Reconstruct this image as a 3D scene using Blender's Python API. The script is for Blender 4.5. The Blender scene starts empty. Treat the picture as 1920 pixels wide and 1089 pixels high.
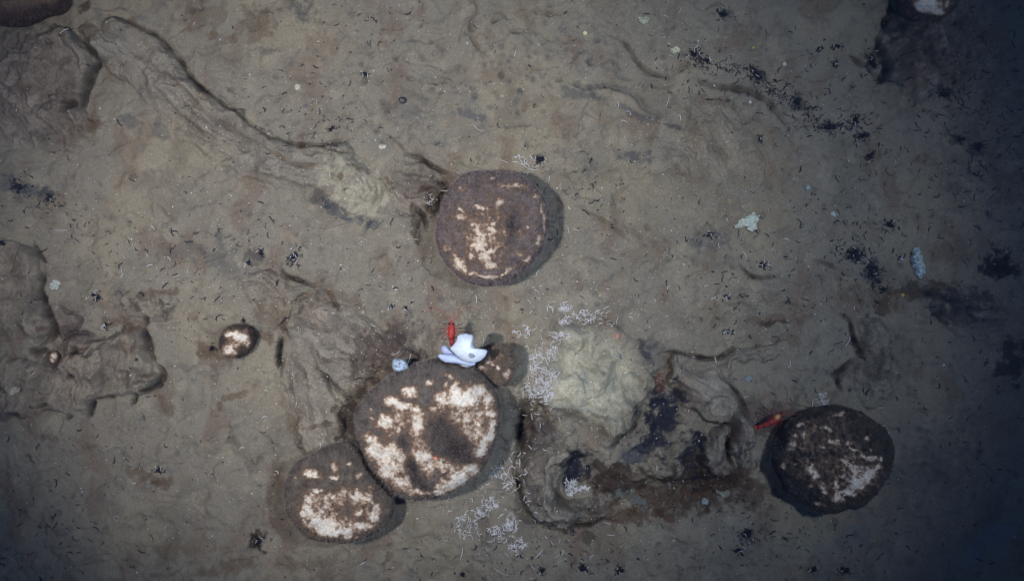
import bpy, math, random
import numpy as np

# ------------------------------------------------------------------ camera, world, lights, exposure
sc = bpy.context.scene
HC = 2.4                                   # camera height above the mud, metres
cam = bpy.data.objects.new('camera', bpy.data.cameras.new('camera'))
sc.collection.objects.link(cam); sc.camera = cam
cam.location = (0, 0, HC)
cam.data.angle = 2 * math.atan(0.96 / HC)
cam.data.clip_end = 200; cam.data.clip_start = .05
cam.data.dof.use_dof = True; cam.data.dof.focus_distance = HC - .02; cam.data.dof.aperture_fstop = 4.0

world = bpy.data.worlds.new('World'); sc.world = world; world.use_nodes = True
bg = world.node_tree.nodes['Background']
bg.inputs[0].default_value = (0.28, 0.47, 1.0, 1); bg.inputs[1].default_value = 0.125

def spot(name, loc, target, watts, col, cone, blend, radius):
    d = bpy.data.lights.new(name, 'SPOT'); d.energy = watts; d.color = col
    d.spot_size = math.radians(cone); d.spot_blend = blend; d.shadow_soft_size = radius
    o = bpy.data.objects.new(name, d); sc.collection.objects.link(o)
    o.location = loc
    from mathutils import Vector
    o.rotation_euler = (Vector(target) - Vector(loc)).to_track_quat('-Z', 'Y').to_euler()
    return o
def P0(px, py): return ((px - 960) / 1000.0, (544.5 - py) / 1000.0)
# the diving vehicle's floodlights, either side of its camera
ax, ay = P0(190, 560); bx_, by_ = P0(1880, 390)
tx, ty = P0(640, 440); ux, uy = P0(960, 460)
spot('flood_light_port', (ax, ay, 2.3), (tx, ty, 0), 186, (1.0, .955, .90), 42.5, 1.0, .035)
spot('flood_light_starboard', (bx_, by_, 2.3), (ux, uy, 0), 112, (.79, .89, 1.0), 50, 1.0, .035)
# its two red scaling lasers
for k, (px, py) in enumerate(((1157, 629), (826, 838))):
    lx, ly = P0(px, py)
    lo = spot('scaling_laser', (lx, ly, 2.3), (lx, ly, 0), 420, (1, .02, .03), 1.0, 0, .0002)
    lo.data.use_nodes = True; LN = lo.data.node_tree.nodes; LL = lo.data.node_tree.links     # a pencil beam 3 mm in radius
    tc = LN.new('ShaderNodeTexCoord'); sp = LN.new('ShaderNodeSeparateXYZ'); LL.new(tc.outputs['Normal'], sp.inputs[0])
    cb = LN.new('ShaderNodeCombineXYZ'); LL.new(sp.outputs[0], cb.inputs[0]); LL.new(sp.outputs[1], cb.inputs[1])
    vl = LN.new('ShaderNodeVectorMath'); vl.operation = 'LENGTH'; LL.new(cb.outputs[0], vl.inputs[0])
    mp = LN.new('ShaderNodeMapRange'); mp.inputs[1].default_value = .0019; mp.inputs[2].default_value = .0006; mp.inputs[3].default_value = 0; mp.inputs[4].default_value = 1
    LL.new(vl.outputs['Value'], mp.inputs[0]); LL.new(mp.outputs[0], LN['Emission'].inputs['Strength'])
sc.view_settings.view_transform = 'Standard'; sc.view_settings.look = 'None'
sc.view_settings.exposure = 0; sc.view_settings.gamma = 1

rnd = random.Random(7); rs = np.random.RandomState(11)

# ------------------------------------------------------------------ helpers: noise
_perm = np.random.RandomState(3).permutation(1024).astype(np.int64)
_ang = np.random.RandomState(4).rand(1024) * 2 * np.pi
_gx, _gy = np.cos(_ang), np.sin(_ang)
def perlin(x, y, seed=0):
    x = np.asarray(x, float) + seed * 17.31; y = np.asarray(y, float) - seed * 9.77
    xi = np.floor(x).astype(np.int64); yi = np.floor(y).astype(np.int64)
    xf = x - xi; yf = y - yi
    u = xf * xf * xf * (xf * (xf * 6 - 15) + 10); v = yf * yf * yf * (yf * (yf * 6 - 15) + 10)
    def g(a, b, dx, dy):
        h = _perm[(_perm[a & 1023] + b) & 1023]
        return _gx[h] * dx + _gy[h] * dy
    n00 = g(xi, yi, xf, yf); n10 = g(xi + 1, yi, xf - 1, yf)
    n01 = g(xi, yi + 1, xf, yf - 1); n11 = g(xi + 1, yi + 1, xf - 1, yf - 1)
    a = n00 + u * (n10 - n00); b = n01 + u * (n11 - n01)
    return (a + v * (b - a)) * 1.5
def fbm(x, y, octv=4, seed=0, gain=.5):
    s = 0; a = 1; f = 1
    for i in range(octv):
        s = s + a * perlin(x * f, y * f, seed + i * 3); a *= gain; f *= 2.03
    return s
def sstep(e0, e1, x):
    t = np.clip((x - e0) / (e1 - e0), 0, 1); return t * t * (3 - 2 * t)
def chaikin(p, n=2, closed=True):
    p = np.array(p, float)
    for _ in range(n):
        q = np.roll(p, -1, 0) if closed else p[1:]
        a = p if closed else p[:-1]
        r = np.empty((len(a) * 2, 2)); r[0::2] = a * .75 + q * .25; r[1::2] = a * .25 + q * .75
        p = r if closed else np.vstack([p[:1], r, p[-1:]])
    return p
def seg_dist(X, Y, pts, closed=False):
    """distance to a polyline, signed side of the nearest piece, and length along it"""
    d = np.full(X.shape, 1e9); side = np.zeros(X.shape); al = np.zeros(X.shape)
    n = len(pts); run = 0
    for i in range(n if closed else n - 1):
        x0, y0 = pts[i]; x1, y1 = pts[(i + 1) % n]
        dx, dy = x1 - x0, y1 - y0; L2 = dx * dx + dy * dy + 1e-9
        t = np.clip(((X - x0) * dx + (Y - y0) * dy) / L2, 0, 1)
        ex, ey = X - x0 - t * dx, Y - y0 - t * dy
        dd = ex * ex + ey * ey; m = dd < d
        d = np.where(m, dd, d); side = np.where(m, np.sign(dx * ey - dy * ex), side)
        al = np.where(m, run + t * math.sqrt(L2), al); run += math.sqrt(L2)
    return np.sqrt(d), side, al / max(run, 1e-6), run
def inside(X, Y, pts):
    c = np.zeros(X.shape, bool); n = len(pts)
    for i in range(n):
        x0, y0 = pts[i]; x1, y1 = pts[(i + 1) % n]
        if y0 == y1: continue
        c ^= ((y0 > Y) != (y1 > Y)) & (X < (x1 - x0) * (Y - y0) / (y1 - y0) + x0)
    return c
def crop(ox, oy, s, pts): return [(ox + a / s, oy + b / s) for a, b in pts]

# ------------------------------------------------------------------ helpers: objects and materials
def tag(o, label=None, cat=None, group=None, kind=None):
    if label: o['label'] = label
    if cat: o['category'] = cat
    if group: o['group'] = group
    if kind: o['kind'] = kind
    return o
def mesh_obj(name, V, F, mat, parent=None, cols=None, smooth=True):
    """V (n,3) array, F (m,3|4) int array"""
    me = bpy.data.meshes.new(name)
    V = np.asarray(V, np.float32); F = np.asarray(F, np.int32)
    k = F.shape[1]
    me.vertices.add(len(V)); me.vertices.foreach_set('co', V.ravel())
    me.loops.add(F.size); me.loops.foreach_set('vertex_index', F.ravel())
    me.polygons.add(len(F)); me.polygons.foreach_set('loop_start', np.arange(0, F.size, k, dtype=np.int32))
    me.polygons.foreach_set('use_smooth', np.full(len(F), smooth))
    me.update(); me.validate()
    if cols is not None:
        a = me.color_attributes.new('Col', 'FLOAT_COLOR', 'POINT')
        c4 = np.ones((len(V), 4), np.float32); c4[:, :3] = cols; a.data.foreach_set('color', c4.ravel())
    me.materials.append(mat)
    o = bpy.data.objects.new(name, me); sc.collection.objects.link(o)
    if parent: o.parent = parent
    return o
def empty(name, loc):
    o = bpy.data.objects.new(name, None); sc.collection.objects.link(o); o.location = loc
    o.empty_display_size = .02; return o
def child(name, V, F, mat, root, **k):
    V = np.asarray(V, float) - np.array(root.location)
    return mesh_obj(name, V, F, mat, root, **k)
def mat(name, col=None, rough=.85, noise=.25, nscale=260, bump=.25, bscale=500, bdist=.0012, spec=.25, sss=0, ssr=(.6, .8, 1), attr=False, coat=0):
    m = bpy.data.materials.new(name); m.use_nodes = True
    N = m.node_tree.nodes; L = m.node_tree.links; b = N['Principled BSDF']
    b.inputs['Roughness'].default_value = rough; b.inputs['Specular IOR Level'].default_value = spec
    b.inputs['Coat Weight'].default_value = coat; b.inputs['Coat Roughness'].default_value = .15
    geo = N.new('ShaderNodeNewGeometry')
    if attr:
        src = N.new('ShaderNodeVertexColor'); src.layer_name = 'Col'
    else:
        src = N.new('ShaderNodeRGB'); src.outputs[0].default_value = (*col, 1)
    n1 = N.new('ShaderNodeTexNoise'); n1.inputs['Scale'].default_value = nscale; n1.inputs['Detail'].default_value = 3
    L.new(geo.outputs['Position'], n1.inputs['Vector'])
    mr = N.new('ShaderNodeMapRange'); mr.inputs[1].default_value = .3; mr.inputs[2].default_value = .7
    mr.inputs[3].default_value = 1 - noise; mr.inputs[4].default_value = 1 + noise
    L.new(n1.outputs[0], mr.inputs[0])
    vm = N.new('ShaderNodeVectorMath'); vm.operation = 'SCALE'
    L.new(src.outputs[0], vm.inputs[0]); L.new(mr.outputs[0], vm.inputs['Scale'])
    L.new(vm.outputs[0], b.inputs['Base Color'])
    if bump:
        n2 = N.new('ShaderNodeTexNoise'); n2.inputs['Scale'].default_value = bscale; n2.inputs['Detail'].default_value = 4
        L.new(geo.outputs['Position'], n2.inputs['Vector'])
        bp = N.new('ShaderNodeBump'); bp.inputs['Strength'].default_value = bump; bp.inputs['Distance'].default_value = bdist
        L.new(n2.outputs[0], bp.inputs['Height']); L.new(bp.outputs[0], b.inputs['Normal'])
    if sss:
        b.inputs['Subsurface Weight'].default_value = sss; b.inputs['Subsurface Radius'].default_value = ssr
        b.inputs['Subsurface Scale'].default_value = .006
    return m
M_MUD = mat('soft_mud', attr=True, rough=.95, noise=.18, nscale=420, bump=.8, bscale=260, bdist=.0016, spec=.08)
M_ROCK = mat('mud_draped_rock', attr=True, rough=.9, noise=.24, nscale=380, bump=.8, bscale=330, bdist=.0014, spec=.12)
M_SPONGE = mat('sponge_crust', attr=True, rough=.95, noise=.22, nscale=520, bump=.8, bscale=700, bdist=.002, spec=.08)
M_FUZZ = mat('sponge_fuzz', attr=True, rough=1, noise=.2, bump=0, spec=.05)
M_BLACK = mat('black_tube', (.012, .014, .032), rough=.55, noise=.3, bump=0, spec=.35)
M_WHITE = mat('white_tube', (.82, .82, .86), rough=.6, noise=.05, bump=0, spec=.3)
M_SPECK = mat('pale_grit', attr=True, rough=.5, noise=.05, bump=0, spec=.5)
M_GLASS = mat('glass_sponge_tissue', attr=True, rough=.6, noise=.05, nscale=90, bump=.25, bscale=400, bdist=.0006, spec=.2, sss=.15, ssr=(.6, .8, 1))
M_SHRIMP = mat('shrimp_shell', attr=True, rough=.55, noise=.3, nscale=500, bump=.3, spec=.3, coat=0)
M_EYE = mat('shrimp_eye', (.02, .015, .02), rough=.15, noise=0, bump=0, spec=.8)
M_PALE = mat('pale_calcareous', attr=True, rough=.7, noise=.12, nscale=350, bump=.5, bscale=420, bdist=.001, spec=.3)

# ------------------------------------------------------------------ the seabed height field
def axis(lo, hi, step, far):
    core = np.arange(lo, hi + step / 2, step); ext = []; s = step; p = 0
    while p < far:
        s *= 1.16; p += s; ext.append(p)
    ext = np.array(ext)
    return np.concatenate([lo - ext[::-1], core, hi + ext])
STEP = .0019
ax_x = axis(-1.03, 1.03, STEP, 9.0); ax_y = axis(-.60, .60, STEP, 9.0)
X, Y = np.meshgrid(ax_x, ax_y)                # rows follow y
PX, PY = X * 1000 + 960, 544.5 - Y * 1000      # in photograph pixels, 1 px = 1 mm on the mud
NY, NX = X.shape
mm = .001
# domain warp so that no hand-drawn edge stays straight
WX = PX + 9 * fbm(PX / 55, PY / 55, 4, 21); WY = PY + 9 * fbm(PX / 55, PY / 55, 4, 31)
S = (9 * fbm(PX / 420, PY / 420, 3, 1) + 9.0 * fbm(WX / 120, WY / 120, 3, 5) + 4.0 * fbm(WX / 36, WY / 36, 3, 8)
     + 1.25 * fbm(PX / 11, PY / 11, 3, 9) * (1 + .8 * fbm(PX / 130, PY / 130, 2, 19)))
ridg = 1 - np.abs(fbm(WX / 150 + .3 * WY / 150, WY / 90, 3, 14))
S += 3.0 * sstep(.75, 1.0, ridg)
near = (np.abs(X) < 1.3) & (np.abs(Y) < .9)
S = np.where(near, S, S + 30 * fbm(PX / 1500, PY / 1500, 2, 2) * sstep(1.3, 3, np.hypot(X, Y)))

def box(pts, pad):
    p = np.array(pts); x0, y0 = p.min(0) - pad; x1, y1 = p.max(0) + pad
    i0, i1 = np.searchsorted(ax_x * 1000 + 960, [x0, x1]); j0, j1 = np.searchsorted(ax_y * 1000, [544.5 - y1, 544.5 - y0])
    return slice(max(j0, 0), min(j1 + 1, NY)), slice(max(i0, 0), min(i1 + 1, NX))

# base colour of the mud: tan-grey with brown, yellowish and blue-grey drifts of its own
def mixc(C, rgb, a):
    a = np.asarray(a)[..., None]; return C * (1 - a) + np.array(rgb) * a
COL = np.ones(X.shape + (3,)) * np.array((.230, .209, .174))
n1 = fbm(PX / 260, PY / 260, 4, 41); n2 = fbm(WX / 90, WY / 90, 4, 51); n3 = fbm(PX / 28, PY / 28, 4, 61)
COL = mixc(COL, (.292, .255, .192), .7 * sstep(-.1, .6, n1))
COL = mixc(COL, (.172, .152, .122), .55 * sstep(.05, .7, n2))
COL = mixc(COL, (.175, .125, .095), .55 * sstep(.1, .7, fbm(WX / 70, WY / 110, 4, 71)))
COL = mixc(COL, (.11, .108, .11), .42 * sstep(.3, .9, n3))
COL = mixc(COL, (.335, .30, .235), .4 * sstep(.2, .8, fbm(PX / 45, PY / 45, 3, 81)))

SA = np.zeros(X.shape); SC = np.zeros(X.shape + (3,))
def lay(b, rgb, a):
    a = np.clip(a, 0, 1); SC[b] = SC[b] * (1 - a)[..., None] + np.array(rgb) * a[..., None]; SA[b] = SA[b] * (1 - a) + a
def ground_patch(cx, cy, rx, ry, rgb, a, rot=0, rough=.45, thr=None):
    pts = [(cx - rx * 1.8 - 20, cy - max(ry, rx) * 1.8 - 20), (cx + rx * 1.8 + 20, cy + max(ry, rx) * 1.8 + 20)]
    b = box([(cx - 1.9 * max(rx, ry), cy - 1.9 * max(rx, ry)), (cx + 1.9 * max(rx, ry), cy + 1.9 * max(rx, ry))], 5)
    x, y = WX[b] - cx, WY[b] - cy; c, s = math.cos(math.radians(rot)), math.sin(math.radians(rot))
    u, v = (x * c + y * s) / rx, (-x * s + y * c) / ry
    q = 1 - np.sqrt(u * u + v * v) + rough * 1.35 * fbm(PX[b] / 22, PY[b] / 22, 5, int(cx) % 97, .62)
    lay(b, rgb, a * sstep(.0, .5, q))
BRN = (.105, .065, .038); DBRN = (.045, .030, .022); BLU = (.055, .065, .085); INK = (.016, .018, .034); YEL = (.42, .40, .31); PUR = (.10, .08, .075)
GROUND_PATCHES = [  # stains, and darker patches in hollows and beside sponges: centre, radii, colour, strength, rotation
    (380, 30, 60, 30, BRN, .35, 0), (480, 50, 40, 50, BRN, .4, 60), (400, 60, 14, 12, BRN, .6, 0), (430, 75, 10, 16, BRN, .5, 0),
    (565, 20, 25, 22, BLU, .5, 0), (250, 45, 20, 12, BRN, .5, 0), (150, 250, 60, 30, BRN, .4, -40), (180, 235, 22, 14, BRN, .6, -50),
    (40, 350, 45, 22, BLU, .6, 20), (85, 365, 28, 16, INK, .5, 20), (240, 230, 30, 16, BLU, .4, 20), (300, 240, 20, 26, BLU, .35, 0),
    (640, 395, 55, 14, BLU, .75, 28), (690, 415, 30, 16, BLU, .7, 10), (600, 375, 26, 14, INK, .5, 30),
    (640, 330, 55, 50, YEL, .55, 0), (690, 370, 55, 42, YEL, .65, 0), (645, 335, 8, 18, BRN, .75, -50), (725, 340, 6, 18, BRN, .7, -30), (680, 315, 20, 5, BRN, .5, 10),
    (780, 345, 40, 34, PUR, .35, 0), (820, 385, 30, 30, DBRN, .75, 0), (838, 350, 30, 14, DBRN, .7, 20), (800, 350, 10, 22, BRN, .6, -40),
    (760, 210, 60, 22, BLU, .3, 10), (880, 215, 30, 10, BLU, .5, 20), (1090, 180, 60, 10, BLU, .5, 15), (1200, 215, 60, 12, BLU, .5, 20), (1260, 236, 30, 7, INK, .6, 0),
    (1190, 292, 32, 12, BLU, .65, 0), (1100, 290, 60, 30, BLU, .2, 0), (1330, 440, 40, 30, BLU, .4, 30), (1210, 470, 50, 40, BRN, .2, 0),
    (420, 490, 60, 30, BLU, .35, 20), (480, 480, 18, 14, INK, .5, 20), (410, 450, 22, 14, BLU, .5, 0), (340, 470, 40, 20, BLU, .3, 0),
    (515, 590, 45, 26, BRN, .5, 30), (545, 615, 12, 26, BRN, .6, 20), (490, 630, 30, 14, BRN, .6, 10), (385, 655, 26, 16, BRN, .7, 20), (400, 670, 30, 20, BRN, .4, 0),
    (650, 560, 60, 16, BRN, .4, 25), (720, 690, 55, 50, BRN, .35, 0), (745, 640, 50, 40, PUR, .75, -20), (700, 720, 60, 26, BRN, .6, -40), (690, 760, 60, 22, DBRN, .6, -45),
    (660, 790, 26, 34, DBRN, .6, 0), (560, 690, 8, 34, DBRN, .4, -15), (440, 745, 45, 9, BRN, .6, -35), (435, 820, 12, 26, BRN, .4, -30), (555, 780, 20, 40, BRN, .3, 0),
    (545, 790, 12, 60, BRN, .3, -20), (310, 760, 12, 26, BRN, .5, -35), (95, 820, 26, 12, BRN, .5, 20), (270, 890, 34, 20, BRN, .5, 10), (300, 905, 20, 10, BRN, .7, 20),
    (480, 1018, 24, 20, DBRN, .85, 0), (340, 1030, 60, 20, BRN, .35, 0), (430, 1060, 50, 16, BRN, .5, -10), (520, 900, 16, 50, BRN, .45, 10), (600, 1060, 60, 20, BRN, .35, 0),
    (730, 1040, 9, 34, BRN, .5, 10), (250, 650, 30, 16, BRN, .4, 0), (60, 560, 16, 30, PUR, .5, 0), (120, 625, 44, 26, (.10, .065, .05), .8, 0), (100, 675, 44, 22, DBRN, .65, 10),
    (215, 600, 30, 12, BRN, .6, 0), (240, 610, 34, 14, BRN, .6, 10), (290, 550, 60, 8, BRN, .6, -6), (10, 725, 16, 12, DBRN, .6, 0), (270, 700, 20, 6, BRN, .6, 0),
    (140, 180, 26, 30, DBRN, .5, 0), (175, 70, 16, 40, BRN, .5, -20), (60, 170, 20, 26, BRN, .35, 0), (155, 10, 20, 14, DBRN, .7, 0),
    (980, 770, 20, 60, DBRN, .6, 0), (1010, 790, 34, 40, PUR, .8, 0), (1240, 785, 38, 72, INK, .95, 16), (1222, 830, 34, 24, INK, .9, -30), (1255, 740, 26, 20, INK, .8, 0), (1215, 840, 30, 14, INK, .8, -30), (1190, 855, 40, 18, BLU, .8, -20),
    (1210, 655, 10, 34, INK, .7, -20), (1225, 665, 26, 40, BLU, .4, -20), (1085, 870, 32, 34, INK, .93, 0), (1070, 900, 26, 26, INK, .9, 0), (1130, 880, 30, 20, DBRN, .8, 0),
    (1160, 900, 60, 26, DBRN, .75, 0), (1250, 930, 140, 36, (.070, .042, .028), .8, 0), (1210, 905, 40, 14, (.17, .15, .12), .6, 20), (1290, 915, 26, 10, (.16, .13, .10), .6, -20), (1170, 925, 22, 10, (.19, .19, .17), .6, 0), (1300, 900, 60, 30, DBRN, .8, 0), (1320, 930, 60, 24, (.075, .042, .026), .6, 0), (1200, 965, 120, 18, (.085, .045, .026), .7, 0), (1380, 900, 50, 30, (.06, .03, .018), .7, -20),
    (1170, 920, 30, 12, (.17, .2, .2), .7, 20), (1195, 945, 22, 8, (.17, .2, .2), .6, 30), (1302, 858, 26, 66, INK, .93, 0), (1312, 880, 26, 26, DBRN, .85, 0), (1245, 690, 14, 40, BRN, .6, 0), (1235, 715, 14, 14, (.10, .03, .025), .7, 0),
    (1100, 985, 40, 10, BRN, .5, 0), (1100, 1010, 20, 14, DBRN, .6, 0), (1340, 600, 10, 30, BRN, .3, 0), (1455, 605, 34, 8, DBRN, .8, 0), (1440, 600, 70, 14, BRN, .5, 0), (1480, 640, 30, 14, BRN, .4, 0),
    (1475, 320, 16, 60, BRN, .25, 20), (1445, 255, 14, 26, BRN, .4, 0), (1360, 190, 60, 12, BRN, .4, 10), (1290, 130, 30, 14, BRN, .4, 0), (1700, 110, 50, 60, (.05, .035, .032), .45, 0), (1418, 139, 24, 12, INK, .6, 35), (1495, 192, 20, 14, INK, .6, 40), (1555, 240, 34, 9, INK, .6, 5), (1603, 478, 28, 18, INK, .6, 10), (1636, 510, 17, 32, INK, .6, -25), (1636, 118, 14, 24, INK, .6, -30), (1616, 256, 13, 9, INK, .5, 0), (1800, 262, 16, 9, INK, .5, 0), (1835, 275, 18, 13, INK, .5, 0), (1013, 300, 10, 7, INK, .6, 0), (551, 481, 9, 14, INK, .5, 25), (1668, 420, 16, 9, INK, .5, 0), (1400, 1005, 18, 16, INK, .4, 0), (1355, 28, 18, 12, INK, .4, 0), (1690, 45, 40, 40, INK, .75, 0),
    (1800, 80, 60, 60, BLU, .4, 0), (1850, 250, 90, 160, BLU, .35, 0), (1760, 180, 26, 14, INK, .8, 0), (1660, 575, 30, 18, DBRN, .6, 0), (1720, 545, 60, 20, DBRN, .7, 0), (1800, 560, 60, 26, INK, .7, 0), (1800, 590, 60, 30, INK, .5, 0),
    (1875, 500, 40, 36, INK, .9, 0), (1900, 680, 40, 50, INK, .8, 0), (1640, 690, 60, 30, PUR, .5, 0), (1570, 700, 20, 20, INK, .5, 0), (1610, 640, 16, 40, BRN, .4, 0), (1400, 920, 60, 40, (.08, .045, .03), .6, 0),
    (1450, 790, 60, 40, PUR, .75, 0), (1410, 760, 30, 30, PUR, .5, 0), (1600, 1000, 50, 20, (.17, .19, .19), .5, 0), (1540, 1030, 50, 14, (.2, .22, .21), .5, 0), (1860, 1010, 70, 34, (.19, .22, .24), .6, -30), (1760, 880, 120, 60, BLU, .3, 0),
    (1650, 560, 70, 40, BRN, .3, 0), (930, 1010, 60, 40, BLU, .2, 0), (1000, 940, 40, 60, BLU, .25, 0), (1080, 560, 60, 20, (.33, .30, .24), .5, 0), (1010, 690, 40, 60, (.36, .34, .29), .6, 0),
    (715, 655, 75, 50, (.075, .052, .045), .75, -20), (690, 745, 70, 28, (.06, .042, .034), .85, -42), (655, 800, 30, 60, (.07, .052, .042), .8, 0), (760, 690, 40, 18, (.05, .032, .028), .85, -30), (530, 900, 22, 70, (.13, .11, .085), .25, 0), (780, 420, 14, 40, DBRN, .7, 0),
    (990, 850, 20, 60, DBRN, .8, 0), (1020, 830, 40, 60, PUR, .6, 0), (1150, 905, 60, 26, (.055, .035, .026), .85, 0), (1345, 905, 50, 16, DBRN, .8, 0), (120, 600, 40, 40, PUR, .45, 0),
    (1450, 350, 70, 120, (.24, .20, .14), .4, 0), (1230, 380, 160, 70, (.27, .235, .16), .35, 0),
]
for s_ in GROUND_PATCHES: ground_patch(*s_)

# creases: a groove, a lip on one side, crack shade and brown detritus painted along it
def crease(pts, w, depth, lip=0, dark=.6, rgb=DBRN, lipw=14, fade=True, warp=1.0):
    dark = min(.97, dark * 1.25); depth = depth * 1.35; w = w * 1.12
    p = chaikin(pts, 2, closed=False); b = box(p, 45)
    x = PX[b] + (WX[b] - PX[b]) * .35 * warp; y = PY[b] + (WY[b] - PY[b]) * .35 * warp
    d, side, al, L = seg_dist(x, y, p)
    tap = np.sin(np.pi * np.clip(al, 0.02, .98)) ** .5 if fade else 1
    tap = tap * (1 + .5 * perlin(PX[b] / 17, PY[b] / 17, 7))
    ww = w * (.55 + .45 * tap)
    S[b] += -depth * np.exp(-(d / ww) ** 2) * tap + lip * (side > 0) * np.exp(-d / lipw) * (1 - np.exp(-(d / ww) ** 2)) * tap
    lay(b, rgb, np.clip(dark * np.exp(-(d / (ww * 1.15)) ** 2) * tap, 0, .97))
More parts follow.
